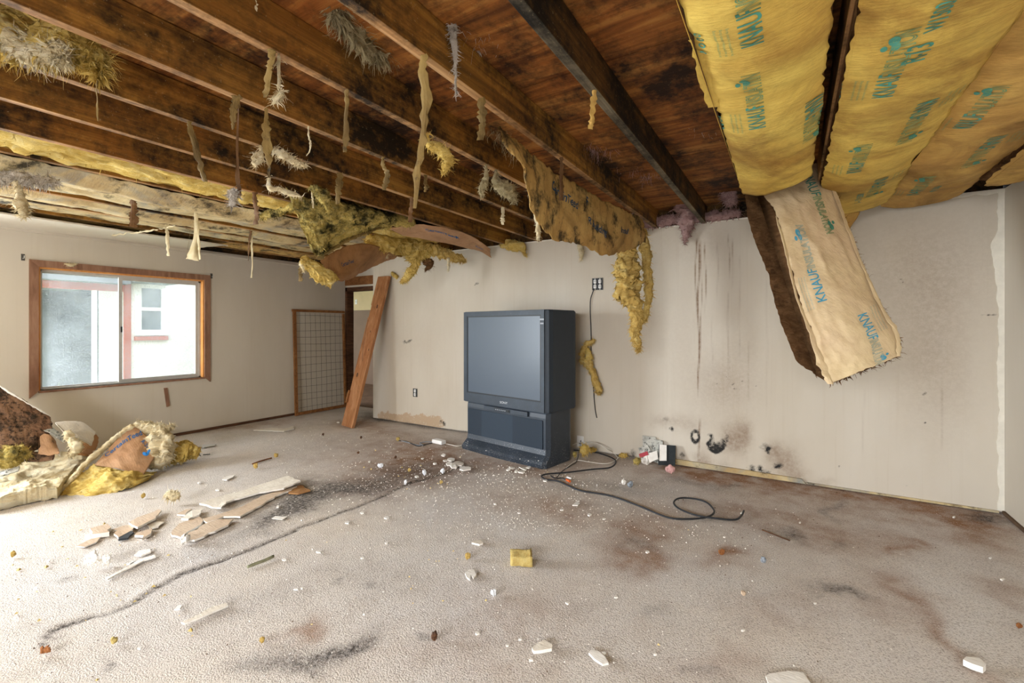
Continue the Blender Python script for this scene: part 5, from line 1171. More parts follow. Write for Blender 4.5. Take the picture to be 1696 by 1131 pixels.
# ------------------------------------------------------------------ strips of paper torn along the joists
ST = [ # label, [(px,py)...], [width px...], material
 ('long tan paper strip hanging far below the second joist, reaching lowest of all', [(702, 104), (700, 125), (706, 160), (704, 195), (700, 230), (696, 260), (690, 300), (687, 345)], [16, 18, 19, 16, 12, 15, 11, 5], 'strip_tan'),
 ('short square-ended tan strip on the second joist above the television', [(798, 185), (798, 205), (796, 232)], [13, 12, 11], 'strip_tan'),
 ('narrow dark strip hanging mid-length from the third joist', [(574, 162), (573, 190), (573, 225), (571, 252)], [9, 8, 9, 6], 'strip_tan'),
 ('tan strip with yellow flake hanging from the third joist at upper left', [(449, 97), (446, 115), (443, 140), (440, 161)], [14, 14, 15, 9], 'strip_tan'),
 ('blade-shaped brown strip hanging from fourth joist, pointed at the bottom', [(441, 194), (441, 212), (442, 245), (445, 270), (446, 294)], [6, 12, 15, 9, 2], 'strip_tan'),
 ('short torn flake on the fourth joist above the thin brown thread', [(391, 165), (388, 180), (386, 200), (385, 214)], [14, 12, 8, 3], 'strip_tan'),
 ('long thin brown thread hanging from the fourth joist on the left', [(394, 190), (393, 225), (393, 265), (394, 300), (396, 325)], [3, 3, 4, 7, 8], 'strip_dark'),
 ('slanted olive strip hanging from the fifth joist, left of the thin thread', [(314, 212), (322, 235), (330, 265), (335, 285), (340, 301)], [8, 9, 10, 11, 9], 'strip_tan'),
 ('thin curling shred hanging from the fourth joist right of the blade strip', [(511, 224), (514, 238), (513, 250), (507, 258)], [3, 3, 3, 1.5], 'strip_pale'),
 ('curved tan strip hanging from the fourth joist left of the longest strip', [(634, 275), (641, 285), (640, 300), (636, 315)], [7, 10, 10, 6], 'strip_tan'),
 ('small strip with pale fuzz hanging above the sagging moldy batt', [(563, 299), (561, 315), (558, 338)], [10, 9, 7], 'strip_tan'),
 ('short grey strip just left of the longest strip tip', [(681, 338), (680, 352), (680, 368)], [7, 7, 6], 'strip_dark'),
 ('dark brown strip hanging left of the sagging moldy batt', [(422, 333), (425, 350), (423, 372)], [8, 10, 12], 'strip_dark'),
 ('short brown strip hanging above the right half of the window', [(221, 336), (221, 355), (219, 376)], [11, 11, 12], 'strip_dark'),
 ('thin white strip hanging above the window right corner, leftmost of three', [(276, 370), (277, 395), (279, 424)], [4, 5, 5], 'strip_pale'),
 ('thin speckled strip hanging just right of the beige paper flap', [(326, 352), (328, 390), (331, 430)], [3, 4, 5], 'strip_pale'),
 ('thin dark shred hanging between window and doorway', [(415, 385), (412, 405), (411, 432)], [5, 4, 2], 'strip_dark'),
 ('yellowish thread hanging between window and doorway beside the dark shred', [(416, 378), (417, 405), (418, 440), (416, 460)], [3, 3, 2, 3], 'strip_pale'),
 ('pale yellow strip hanging from the grey-edged joist near the ceiling centre', [(986, 138), (983, 165), (981, 195), (978, 214)], [5, 9, 9, 7], 'kraft_tan'),
 ('thin brown strip hanging in front of the moldy kraft sheet', [(930, 277), (930, 300), (929, 332)], [6, 7, 6], 'strip_dark'),
 ('tiny grey-green shred on the third joist at the top edge', [(420, 0), (423, 14), (420, 28)], [7, 8, 3], 'strip_pale'),
 ('small beige strip hanging behind the torn batt end', [(502, 424), (499, 440), (497, 466)], [7, 6, 7], 'strip_tan'),
 ('small curled shred on fifth joist below the curved strip', [(705, 303), (706, 310), (704, 318)], [6, 9, 3], 'strip_tan'),
 ('thin grey shred above the yellow part of the sagging batt', [(517, 322), (518, 333), (519, 345)], [3, 4, 2], 'strip_pale'),
 ('small pale shred on the fifth joist near the wall', [(833, 356), (832, 365), (833, 372)], [6, 7, 3], 'strip_pale'),
]
def snap(px, py):
    """depth of a strip hanging from the joist nearest to where its top shows; extra point up to the joist"""
    p0 = zpl(px, py, ZC - .004); k = min(JX, key=lambda q: abs(JX[q] - p0[0])); p = xpl(px, py, JX[k] + .012)
    p[1] = min(p[1], YW - .03); f = (p - O0) @ FW / H; q = pt(px, py, f)
    return f, ([np.array([q[0], q[1], ZC + .006])] if q[2] < ZC - .01 else [])
for i, (lab, pp, ww, mt) in enumerate(ST):
    f, top3 = snap(*pp[0]) if 'torn batt end' not in lab else (3.1, [])
    o = ribbon('torn_paper_strip', top3 + [pt(a, b, f) for a, b in pp], [w_ / FPX * f * H for w_ in ([ww[0] * .8] * len(top3) + ww)], M[mt], None, .002, 26, 100 + i, .005, .45)
    tag(o, lab, 'paper strip', 'torn paper strips hanging from the joists')
def flake(name, label, pp, mat, seed, f=None, wisp=40, anchor=None):
    f, top3 = snap(*(anchor or pp[0][:2]))
    if anchor: top3 = []
    o = clump(name, [(*q, .006) for q in top3] + [(*pt(a, b, f), r_ / FPX * f * H) for a, b, r_ in pp], M[mat], None, .5, 22, 14, 24, seed, wisp, .04, .6, FW); return tag(o, label, 'insulation')
flake('fiber_flake', 'yellow fibre flake beside the tan strip at upper left', [(462, 145, 3), (464, 152, 6), (458, 162, 6), (452, 173, 2)], 'pale_fiber', 1, 1.6)
flake('fiber_flake', 'yellow fibre flake hanging from the third joist right of the longest strip', [(708, 236, 4), (722, 244, 7), (736, 254, 9), (742, 264, 8), (738, 278, 6), (736, 288, 2)], 'yellow_fiber', 2, 2.05, 90)
flake('fiber_flake', 'pale fibre flake beside the blade-shaped strip', [(432, 252, 4), (426, 262, 7), (421, 276, 3)], 'pale_fiber', 3, 2.1)
flake('fiber_flake', 'whitish fibre wisp at the bottom of the thin brown thread', [(388, 312, 4), (386, 325, 6), (383, 342, 3)], 'white_fiber', 4, 2.2, 40, (394, 190))
flake('fiber_flake', 'yellow shred lying along the fourth joist right of the blade strip', [(452, 246, 5), (470, 258, 6), (490, 268, 5), (508, 276, 2)], 'pale_fiber', 5, 2.15, 90)
flake('fiber_flake', 'pale yellow shred on the sixth joist above the sagging batt', [(446, 310, 4), (462, 314, 4), (480, 320, 4), (500, 326, 2)], 'pale_fiber', 6, 2.4)
flake('fiber_flake', 'tan fibre flake hanging from the third joist left of the kraft sheet', [(805, 294, 4), (800, 308, 6), (796, 325, 3)], 'grey_fiber', 7, 2.4)
flake('fiber_flake', 'greyish fibre tuft hanging from third joist next to the kraft sheet', [(822, 304, 6), (838, 312, 11), (848, 325, 8), (856, 332, 3)], 'grey_fiber', 8, 2.5, 120)
flake('fiber_flake', 'moldy fibre cluster on the sixth joist above the yellow batt', [(512, 308, 3), (530, 318, 9), (540, 335, 7), (545, 352, 2)], 'moldy_fiber', 9, 2.45, 90)
s_ = Surf([[pt(322, 345, 2.8), pt(323, 345, 2.8), pt(324, 345, 2.8)], [pt(320, 395, 2.9), pt(324, 395, 2.9), pt(328, 396, 2.9)], [pt(313, 414, 2.9), pt(322, 415, 2.88), pt(329, 416, 2.9)], [pt(306, 428, 2.9), pt(318, 431, 2.9), pt(330, 433, 2.9)]], .004, 10, 6).face(O0)
tag(sheet('paper_flap', s_, M['strip_pale'], None, .003, 12, 14, .008, 6), 'beige triangular paper flap hanging above the window right corner', 'paper flap')
s_ = Surf([[pt(185, 388, 3.4), pt(225, 382, 3.35), pt(262, 378, 3.3), pt(290, 372, 3.15)], [pt(184, 392, 3.4), pt(228, 387, 3.35), pt(264, 382, 3.3), pt(292, 375, 3.15)]], .003, 9, 6).face(O0)
tag(sheet('paper_flap', s_, M['strip_pale'], None, .003, 40, 6, .016, 7), 'long white paper shred stretched below the ceiling above the window', 'paper flap')

# fibres snagged on the roof deck and joists
def fz_str(label, anchors, n_, ln, mat, seed, spread=.02, f=None, curl=.35, width=.0008):
    A = [pt(a, b, f_) for a, b, f_ in anchors]; o = strands('snagged_fibers', A, M[mat], None, n_, ln, seed, width, spread, curl); tag(o, label, 'insulation'); o['kind'] = 'stuff'; return o
fz_str('white fibre web beside the streamer on the deck', [(755, 35, 1.35), (790, 45, 1.38), (812, 40, 1.4)], 70, .10, 'white_fiber', 2, .03)
fz_str('white fibre wisps on the deck near the second joist', [(870, 150, 1.8), (885, 158, 1.85), (898, 152, 1.9)], 80, .09, 'white_fiber', 4, .014)
fz_str('pinkish fibre tuft hanging from the deck above the kraft sheet', [(955, 215, 2.2), (980, 222, 2.2), (1004, 222, 2.25)], 240, .17, 'pink_fiber', 5, .02)
fz_str('pink wisps scattered along deck near the grey-edged joist', [(1010, 250, 2.4), (1050, 275, 2.5), (1080, 290, 2.6)], 130, .07, 'pink_fiber', 6, .04)
fz_str('grey fibre tuft hanging behind the second joist above television', [(815, 205, 2.0), (840, 235, 2.05), (862, 255, 2.1)], 160, .08, 'grey_fiber', 7, .02)
fz_str('white specks of fibre on deck between grey-edged joist and batts', [(1125, 190, 2.0), (1145, 200, 2.0), (1180, 225, 2.1)], 60, .06, 'white_fiber', 8, .03)
fz_str('white fibres on the deck near the kraft sheet top', [(925, 175, 1.95), (945, 200, 2.05), (960, 185, 2.0)], 60, .07, 'white_fiber', 9, .03)
def pk_(label, path, seed, mat='pink_fiber', wisp=160):
    o = clump('pink_fiber_wad', [(*ypl(a, b, YW - o_), r_) for a, b, r_, o_ in path], M[mat], None, .45, 14, 22, 44, seed, wisp, .05); tag(o, label, 'insulation')
pk_('pink fibre wad hanging down over the wall top near the ceiling', [(1130, 308, .04, .08), (1132, 335, .075, .08), (1138, 360, .07, .08), (1136, 385, .035, .07), (1134, 404, .006, .07)], 11)
pk_('pink fibre roll lying along wall top right of hanging wad', [(1150, 362, .03, .05), (1175, 358, .035, .05), (1205, 355, .035, .05), (1228, 350, .02, .05)], 12)
pk_('pink fibre roll lying along wall top left of hanging wad', [(1066, 372, .03, .05), (1085, 368, .04, .05), (1105, 364, .04, .05), (1125, 360, .03, .05)], 13)
pk_('pale pink tuft hanging beside the torn end of the ceiling batt', [(1190, 312, .02, .3), (1205, 316, .045, .3), (1210, 330, .035, .3), (1204, 340, .008, .3)], 14)
pk_('dark pink tuft wedged at the end of the second joist', [(1046, 355, .03, .10), (1055, 372, .045, .10), (1062, 388, .03, .10)], 15)

def hung(label, path, mat, seed, wisp=200, wl=.06, flat=.5):
    o = clump('shaggy_fiber_tuft', [(*pt(a, b, f), r_) for a, b, f, r_ in path], M[mat], None, .6, 16, 18, 44, seed, wisp, wl, flat, FW); return tag(o, label, 'insulation')
hung('long white fibre streamer trailing from the deck at the top centre', [(735, -5, 1.3, .03), (742, 14, 1.3, .032), (748, 34, 1.3, .02), (751, 60, 1.3, .010), (754, 100, 1.3, .006), (755, 160, 1.3, .002)], 'white_fiber', 91, 150, .028)
hung('grey-yellow shaggy clump under the deck left of the second joist', [(556, 8, 1.24, .02), (570, 30, 1.28, .035), (596, 58, 1.36, .045), (622, 78, 1.44, .04), (648, 92, 1.5, .015)], 'grey_fiber', 92, 420, .07)
hung('pink fibre clump stuck on the deck above the moldy kraft sheet', [(955, 218, 2.22, .02), (972, 224, 2.24, .035), (996, 222, 2.28, .035), (1010, 226, 2.3, .012)], 'pink_fiber', 93, 260, .10)
hung('small white clump on deck just right of the streamer', [(772, 52, 1.42, .012), (788, 60, 1.42, .02), (792, 84, 1.42, .008)], 'white_fiber', 94, 60, .05)
hung('small white clump on deck halfway along the second bay', [(872, 148, 1.85, .012), (884, 152, 1.85, .02), (892, 168, 1.86, .010)], 'white_fiber', 95, 70, .06)
# ------------------------------------------------------------------ debris on the floor
def slab(name, label, pix, mat, th=.011, z=.003, tilt=(0, 0), cat='drywall', group=None, edge=None, parent=None, jag=.006, seed=0):
    """broken flat piece: outline given on the floor, edges jagged, tilted a little"""
    P = [flr(*p, z) for p in pix]; rs = np.random.RandomState(seed + len(pix) * 7); Q = []
    for a, b in zip(P, P[1:] + P[:1]):
        L = np.linalg.norm(b - a); k = max(1, min(7, int(L / .035)))
        for i in range(k):
            q = a + (b - a) * i / k
            if i: q = q + np.array([*rs.normal(0, min(jag, L * .06), 2), 0])
            Q.append(q)
    c = np.mean(Q, 0); Q = [q + np.array([0, 0, max(0, tilt[0] * (q - c)[0] + tilt[1] * (q - c)[1] + abs(tilt[0]) * .0)]) for q in Q]
    n_ = len(Q); top = [q + np.array([0, 0, th]) for q in Q]
    m = MB(); m.add(Q + top, [tuple(range(n_ - 1, -1, -1)), tuple(range(n_, 2 * n_))] + [(i, (i + 1) % n_, n_ + (i + 1) % n_, n_ + i) for i in range(n_)])
    o = m.build(name, M[mat], parent)
    if edge:
        o.data.materials.append(M[edge]); nn = len(o.data.polygons)
        for p_ in o.data.polygons:
            if abs(p_.normal.z) < .7: p_.material_index = 1
    return tag(o, label, cat, group) if parent is None else o
D = [
 ('largest broken drywall sheet lying on carpet, white side up at its far end', [(330, 836), (365, 824), (400, 815), (440, 803), (478, 793), (498, 802), (470, 813), (430, 818), (408, 824), (378, 833), (352, 842)], 'drywall_white', .012, .016, (0.02, .05)),
 ('long tan torn drywall piece beside the largest broken sheet', [(336, 862), (370, 852), (400, 842), (432, 824), (470, 812), (492, 808), (446, 830), (424, 843), (398, 858), (370, 858), (342, 868)], 'drywall_tan', .012, .003, (0, 0)),
 ('brown torn paper tongue at the far tip of the large drywall', [(470, 812), (498, 804), (514, 815), (494, 820), (478, 818)], 'kraft_brown', .006, .004, (.05, 0)),
 ('tan drywall wedge at the near end, left of its twin', [(283, 886), (297, 870), (330, 858), (335, 862), (333, 871), (310, 884), (299, 893)], 'drywall_tan', .012, .003, (0, 0)),
 ('tan drywall wedge at the near end, right of its twin', [(300, 895), (336, 872), (362, 863), (386, 862), (378, 872), (345, 886), (322, 897)], 'drywall_tan', .012, .005, (0, 0)),
 ('small tan drywall scrap left of the large sheet', [(293, 854), (308, 846), (318, 845), (306, 855)], 'drywall_tan', .01, .003, (0, 0)),
 ('dark-edged drywall scrap left of the large sheet', [(300, 862), (318, 848), (335, 846), (330, 856), (312, 864)], 'drywall_white', .012, .006, (.1, 0)),
 ('white bent drywall scrap lying on the large sheet', [(345, 838), (358, 832), (374, 834), (366, 844), (352, 842)], 'drywall_white', .008, .022, (.1, .1)),
 ('tan drywall piece in the middle of the left debris group', [(213, 868), (238, 856), (262, 846), (268, 848), (258, 862), (240, 872), (228, 879)], 'drywall_tan', .012, .012, (.08, 0)),
 ('tan drywall flake left of the debris group middle', [(186, 880), (206, 873), (222, 872), (220, 880), (204, 889), (196, 893)], 'drywall_tan', .012, .003, (0, 0)),
 ('thick tan drywall chunk with torn layered edge', [(149, 882), (178, 874), (184, 880), (181, 888), (152, 892)], 'drywall_tan', .026, .003, (0, 0)),
 ('pointed tan drywall chip right of the debris group', [(226, 886), (252, 878), (250, 887), (236, 895)], 'drywall_tan', .014, .003, (0, 0)),
 ('thin tan paper scrap at the left end of debris group', [(127, 906), (150, 894), (166, 891), (160, 899), (140, 907)], 'drywall_tan', .006, .003, (0, 0)),
 ('white papery scrap behind the pointed drywall chip', [(242, 870), (262, 864), (272, 866), (262, 874), (248, 877)], 'drywall_white', .006, .003, (0, 0)),
 ('charcoal-backed drywall scrap beneath the middle piece', [(194, 888), (214, 882), (222, 884), (212, 893), (196, 896)], 'tv_dark', .010, .003, (0, 0)),
 ('white diamond-shaped paper chip on the dark stain', [(450, 859), (456, 855), (476, 856), (468, 861)], 'plaster_white', .003, .004, (0, 0)),
 ('thin white lath sliver lying diagonal on the carpet', [(175, 959), (206, 942), (236, 926), (256, 920), (258, 924), (238, 930), (208, 945), (178, 961)], 'plaster_white', .006, .003, (0, 0)),
 ('white plaster flake above the diagonal sliver', [(222, 921), (230, 914), (248, 911), (250, 916), (234, 922)], 'plaster_white', .008, .003, (0, 0)),
 ('small white plaster flake beside the diagonal sliver', [(210, 935), (220, 931), (227, 930), (216, 937)], 'plaster_white', .006, .003, (0, 0)),
 ('white and tan torn sliver in the left foreground', [(300, 1033), (330, 1020), (345, 1010), (374, 1001), (378, 1005), (352, 1016), (336, 1023), (306, 1035)], 'drywall_white', .008, .003, (0, 0)),
 ('small white oval chip left of foreground sliver', [(288, 1011), (296, 1004), (302, 1004), (298, 1010)], 'plaster_white', .006, .003, (0, 0)),
 ('white horseshoe-shaped plaster chip near the yellow foam block', [(770, 951), (777, 945), (785, 946), (789, 954), (784, 960), (780, 953), (778, 962), (773, 958)], 'plaster_white', .008, .004, (0, 0)),
 ('whitish flat crumb behind the orange foam bit', [(781, 901), (790, 897), (797, 897), (800, 902), (794, 904)], 'drywall_white', .010, .003, (0, 0)),
 ('triangular plaster piece with brown line in the near foreground', [(881, 1078), (890, 1070), (902, 1066), (915, 1074), (914, 1079), (896, 1082), (884, 1083)], 'drywall_white', .012, .004, (0, .1)),
 ('leaf-shaped white plaster piece in the near foreground', [(975, 1084), (979, 1079), (992, 1082), (1002, 1091), (1008, 1101), (998, 1103), (984, 1094)], 'plaster_white', .008, .004, (0, 0)),
 ('chunky white plaster stick at lower right', [(1595, 1102), (1600, 1097), (1622, 1099), (1633, 1110), (1628, 1115), (1610, 1109)], 'plaster_white', .022, .004, (0, 0)),
 ('white paper sheet cut by the bottom edge of picture', [(1268, 1122), (1275, 1118), (1330, 1116), (1342, 1133), (1346, 1150), (1278, 1150)], 'plaster_white', .006, .004, (0, 0)),
 ('white flake left of the foam block shadow by cable', [(948, 838), (954, 833), (960, 834), (957, 838)], 'plaster_white', .008, .003, (0, 0)),
 ('pale drywall strip lying far back near the window wall', [(420, 713), (450, 709), (470, 711), (486, 706), (487, 711), (470, 715), (446, 714)], 'drywall_white', .006, .003, (0, 0)),
 ('grey slat lying on carpet behind the folded batt', [(322, 741), (340, 737), (358, 736), (356, 739), (338, 742)], 'aluminium', .008, .003, (0, 0)),
 ('white torn scrap in the middle of the left carpet', [(368, 795), (378, 789), (388, 788), (386, 791), (376, 796)], 'plaster_white', .006, .003, (0, 0)),
]
for i, (lab, pix, mt, th, z, tl_) in enumerate(D):
    slab('plaster_piece' if 'plaster' in lab or 'chip' in lab else 'drywall_piece', lab, pix, mt, th, z, tl_, 'debris', None, 'plaster_white' if mt.startswith('drywall') else None, seed=i)
# white plaster shards in front of the television
for i, (px, py, r_) in enumerate([(747, 762, 7), (760, 770, 9), (752, 774, 8), (768, 778, 12), (744, 770, 6), (842, 779, 4), (848, 776, 5), (868, 777, 8), (864, 783, 6), (876, 775, 5), (855, 782, 4), (735, 755, 4), (738, 764, 4), (903, 797, 4), (720, 769, 3)]):
    rs = np.random.RandomState(i + 60); n_ = rs.randint(5, 8); a0 = rs.uniform(0, 6)
    slab('plaster_shard', 'white plaster shard lying on carpet in front of the television', [(px + r_ * rs.uniform(.6, 1.2) * math.cos(a0 + k * 2 * PI / n_), py + r_ * .38 * rs.uniform(.6, 1.2) * math.sin(a0 + k * 2 * PI / n_)) for k in range(n_)], 'plaster_white', .007 + .006 * rs.rand(), .004 + .006 * rs.rand(), (rs.normal(0, .15), rs.normal(0, .15)), 'debris', 'plaster shards in front of the television', seed=i)
# small chips scattered over the open carpet
rs = np.random.RandomState(9)
chips = [(500, 862), (640, 858), (575, 866), (528, 915), (470, 928), (600, 925), (612, 765), (560, 700), (490, 977), (500, 975), (603, 1018), (790, 1050), (840, 1070), (862, 1060), (1020, 990), (1072, 915), (860, 850), (820, 835), (1000, 860), (975, 853), (1200, 890), (1325, 866), (1230, 850), (230, 1075), (600, 850), (460, 840), (360, 812), (330, 800), (700, 760), (690, 790), (1580, 857), (1640, 925), (1660, 960), (1230, 1045), (1350, 1000), (80, 930), (25, 1025), (60, 975), (640, 900), (880, 1094), (1000, 1083), (1085, 1085), (940, 1000), (930, 845)]
for i, (px, py) in enumerate(chips):
    r_ = rs.uniform(2.0, 4.5); n_ = 5; a0 = rs.uniform(0, 6)
    slab('plaster_chip', 'tiny white plaster chip scattered on the open carpet', [(px + r_ * rs.uniform(.6, 1.3) * math.cos(a0 + k * 2 * PI / n_), py + r_ * .5 * rs.uniform(.6, 1.3) * math.sin(a0 + k * 2 * PI / n_)) for k in range(n_)], 'plaster_white', .006, .003, (0, 0), 'debris', 'tiny plaster chips on the carpet', seed=i)
# uncountable crumbs
m = MB(); rs = np.random.RandomState(17)
def crumbs(cx, cy, sx, sy, n_, lo, hi):
    for i in range(n_):
        px, py = rs.normal(cx, sx), rs.normal(cy, sy)
        if py < 700 or px < -20 or px > 1720 or py > 1140: continue
        p = flr(px, py)
        if p[1] > YW - .03 or p[0] > XR - .03: continue
        r_ = rs.uniform(lo, hi) * 1.45; h_ = r_ * rs.uniform(.4, 1.1); a0 = rs.uniform(0, 6)
        base = [p + np.array([r_ * math.cos(a0 + k * 2.09) * rs.uniform(.6, 1.3), r_ * math.sin(a0 + k * 2.09) * rs.uniform(.6, 1.3), .001]) for k in range(3)]
        m.add(base + [p + np.array([0, 0, .001 + h_])], [(0, 1, 3), (1, 2, 3), (2, 0, 3)])
crumbs(700, 780, 90, 22, 620, .0015, .005); crumbs(880, 785, 70, 14, 200, .0015, .006); crumbs(850, 835, 110, 22, 700, .001, .0035); crumbs(640, 815, 110, 26, 260, .0012, .004); crumbs(950, 820, 110, 26, 160, .0012, .004); crumbs(700, 930, 380, 100, 320, .001, .0035); crumbs(330, 880, 120, 40, 160, .0015, .005); crumbs(1100, 860, 90, 20, 110, .0015, .004)
crumbs(500, 725, 110, 16, 160, .002, .005); crumbs(870, 870, 60, 4, 160, .001, .003); crumbs(1200, 900, 60, 30, 50, .0015, .004); crumbs(520, 693, 40, 4, 60, .003, .008); crumbs(1000, 1060, 300, 50, 80, .001, .003)
tag(m.build('plaster_crumbs', M['plaster_white'], recalc=False), 'fine white plaster crumbs strewn over the carpet', 'debris', kind='stuff')
m = MB(); rs = np.random.RandomState(19)
crumbs(700, 930, 420, 110, 200, .001, .003); crumbs(300, 950, 200, 80, 90, .001, .004); crumbs(1200, 850, 120, 40, 70, .0015, .005); crumbs(1300, 1000, 220, 70, 70, .001, .003)
tag(m.build('dirt_crumbs', M['subfloor'], recalc=False), 'dark dirt crumbs strewn over the carpet', 'debris', kind='stuff')
m = MB(); crumbs(150, 960, 120, 60, 40, .003, .009); crumbs(520, 960, 260, 80, 24, .002, .006); crumbs(700, 780, 80, 30, 16, .003, .008)
tag(m.build('fiber_crumbs', M['foam_yellow'], recalc=False), 'scattered yellow-orange insulation crumbs on the carpet', 'debris', kind='stuff')

# ------------------------------------------------------------------ lumps and scraps
def lump(name, label, px, py, r, mat, seed, flat=.6, cat='debris', sx=1.0, amp=.6, wisp=0):
    p = flr(px, py); d = RX * r * sx
    o = clump(name, [(*(p - d + np.array([0, 0, r * flat * .8])), r * .5), (*(p + np.array([0, 0, r * flat])), r), (*(p + d + np.array([0, 0, r * flat * .8])), r * .6)], M[mat], None, amp, 0.9 / max(r, .008), 14, 16, seed, wisp, r * 1.2, flat, FW)
    dz = -(min(v.co.z for v in o.data.vertices) + o.location.z) + .001
    o.location.z += dz
    return tag(o, label, cat)
# foam block: bitten cuboid
a, b, c_, d_ = flr(846, 938), flr(882, 940), flr(884, 922), flr(845, 918)
bk_ = MB(); U_ = (b - a); Vv = (d_ - a) * .75; h_ = .045
bm = bmesh.new(); bmesh.ops.create_cube(bm, size=1); bmesh.ops.subdivide_edges(bm, edges=bm.edges, cuts=7, use_grid_fill=True)
vv = np.array([tuple(v.co) for v in bm.verts]); ff = [[v.index for v in f.verts] for f in bm.faces]; bm.free()
pos = a + (vv[:, :1] + .5) * U_ + (vv[:, 1:2] + .5) * Vv + np.array([0, 0, 1]) * ((vv[:, 2:3] + .5) * h_ * (1 + .18 * (vv[:, :1] > .3) * (np.sin(vv[:, :1] * 30) > 0)) + .002)
pos = pos + .006 * np.stack([fbm(pos * 40 + k * 9, k, 4) for k in range(3)], 1); pos[:, 2] = np.maximum(pos[:, 2], .001)
tag(mk('foam_block', pos, ff, M['foam_yellow'], None, True), 'yellow foam block with bitten corner alone on the carpet foreground', 'foam block')
lump('foam_crumb', 'orange foam crumb left of the yellow foam block', 775, 927, .014, 'orange_fiber', 3, .6)
lump('plaster_lump', 'pale bluish-white lump on carpet below the horseshoe chip', 817, 987, .016, 'pale_blue_lump', 4, .6, sx=.8)
lump('plaster_lump', 'pale bluish lump on dark stain left of television', 703, 787, .018, 'pale_blue_lump', 5, .6, amp=.5)
lump('plaster_lump', 'pale bluish lump nearest the television on dark stain', 733, 785, .02, 'pale_blue_lump', 6, .6, amp=.5)
lump('plaster_lump', 'pale upright lump at the lower edge of the dark stain', 672, 804, .018, 'pale_blue_lump', 7, .9, sx=.5, amp=.4)
lump('plaster_lump', 'pale elongated lump left of the dark stain', 630, 775, .02, 'pale_blue_lump', 8, .45, sx=1.3, amp=.4)
lump('foam_crumb', 'yellow crumb on the dark stain left of television', 678, 782, .014, 'foam_yellow', 9)
lump('foam_crumb', 'yellow crumb below the dark stain, on plain carpet', 731, 802, .012, 'foam_yellow', 10)
lump('foam_crumb', 'ochre crumb on carpet right of the folded batt, near the stick', 423, 777, .018, 'orange_fiber', 11)
lump('foam_crumb', 'yellow crumb beside the power adapter cords', 659, 731, .018, 'foam_yellow', 12)
lump('foam_crumb', 'yellow foam crumb in the lower left foreground', 189, 1066, .012, 'foam_yellow', 13)
lump('foam_crumb', 'pale ochre crumb left of the foreground twig', 434, 1065, .009, 'orange_fiber', 14)
lump('foam_crumb', 'cream crumb on carpet right of the brown stain', 1231, 987, .010, 'drywall_tan', 15)
lump('foam_crumb', 'orange crumb on the far left carpet edge', 22, 923, .012, 'orange_fiber', 16)
lump('foam_crumb', 'brown crumb behind the left debris group', 237, 825, .014, 'orange_fiber', 17)
lump('plaster_lump', 'white knobbly plaster lump at near end of drywall wedges', 307, 901, .026, 'plaster_white', 18, .8, sx=.7)
lump('fiber_tuft', 'pale lilac fibre tuft on the left carpet', 150, 942, .028, 'plaster_white', 19, .25, 'insulation', 1.2, .5, 40)
lump('fiber_tuft', 'smaller lilac fibre tuft right of its neighbour on left carpet', 176, 938, .022, 'plaster_white', 20, .25, 'insulation', 1.0, .5, 30)
lump('fiber_tuft', 'cream fibre tuft above the left debris group', 285, 837, .035, 'pale_fiber', 21, .5, 'insulation', 1.6, .5, 50)
lump('tissue_scrap', 'crumpled pink tissue on the carpet near the moldy papers', 1110, 785, .035, 'pink_tissue', 22, .3, 'tissue', 1.2, .4)
lump('crumpled_wrapper', 'crumpled white wrapper on the carpet between cable and moldy papers', 1033, 803, .022, 'plaster_white', 23, .6, 'wrapper', .8, .5)
lump('crumpled_wrapper', 'dark silver wrapper scrap beside the crumpled white wrapper', 1044, 808, .022, 'cable_grey', 24, .35, 'wrapper', 1.0, .6)
lump('fiber_tuft', 'greenish yellow fibre scrap on carpet left of the pink tissue', 1055, 776, .026, 'moldy_fiber', 25, .3, 'insulation', 1.3, .5, 30)
lump('fiber_tuft', 'yellow fibre lump against the television foot', 968, 764, .045, 'yellow_fiber', 26, .6, 'insulation', .9, .5, 60)
lump('fiber_tuft', 'small olive fibre lump touching the television foot', 952, 762, .024, 'moldy_fiber', 27, .8, 'insulation', .7, .5, 20)
lump('fiber_tuft', 'yellow fibre sausage behind the coaxial cable end', 1032, 762, .022, 'yellow_fiber', 28, .6, 'insulation', 1.8, .4, 30)
lump('fiber_tuft', 'yellow fibre strip lying along the wall behind cables', 980, 753, .022, 'yellow_fiber', 29, .6, 'insulation', 2.2, .4, 30)
lump('leaf_scrap', 'rust-brown leaf scrap at the right edge of carpet', 1688, 1041, .010, 'rust_leaf', 30, .3, 'leaf', 1.2)
lump('leaf_scrap', 'rust-coloured crumpled leaf on carpet right of centre', 1195, 920, .014, 'rust_leaf', 31, .4, 'leaf', 1.2, .6)
lump('leaf_scrap', 'rusty leaf bits lying on the seam at lower left', 75, 1083, .014, 'rust_leaf', 32, .3, 'leaf', 1.4, .6)
lump('dirt_clod', 'dark clod on carpet in the right half', 1264, 933, .014, 'cable_grey', 33, .4, 'dirt', 1.0, .6)
lump('dirt_clod', 'dark star-shaped dirt clod in the lower centre', 719, 1062, .012, 'dark_trim_wood', 34, .3, 'dirt', 1.0, .9)
for i, (px, py) in enumerate(((593, 752), (655, 760), (535, 722), (598, 727))): lump('dirt_clod', 'dark crumb on the carpet between plank and television', px, py, .012, 'dark_trim_wood', 40 + i, .4, 'dirt')['group'] = 'dark crumbs between plank and television'
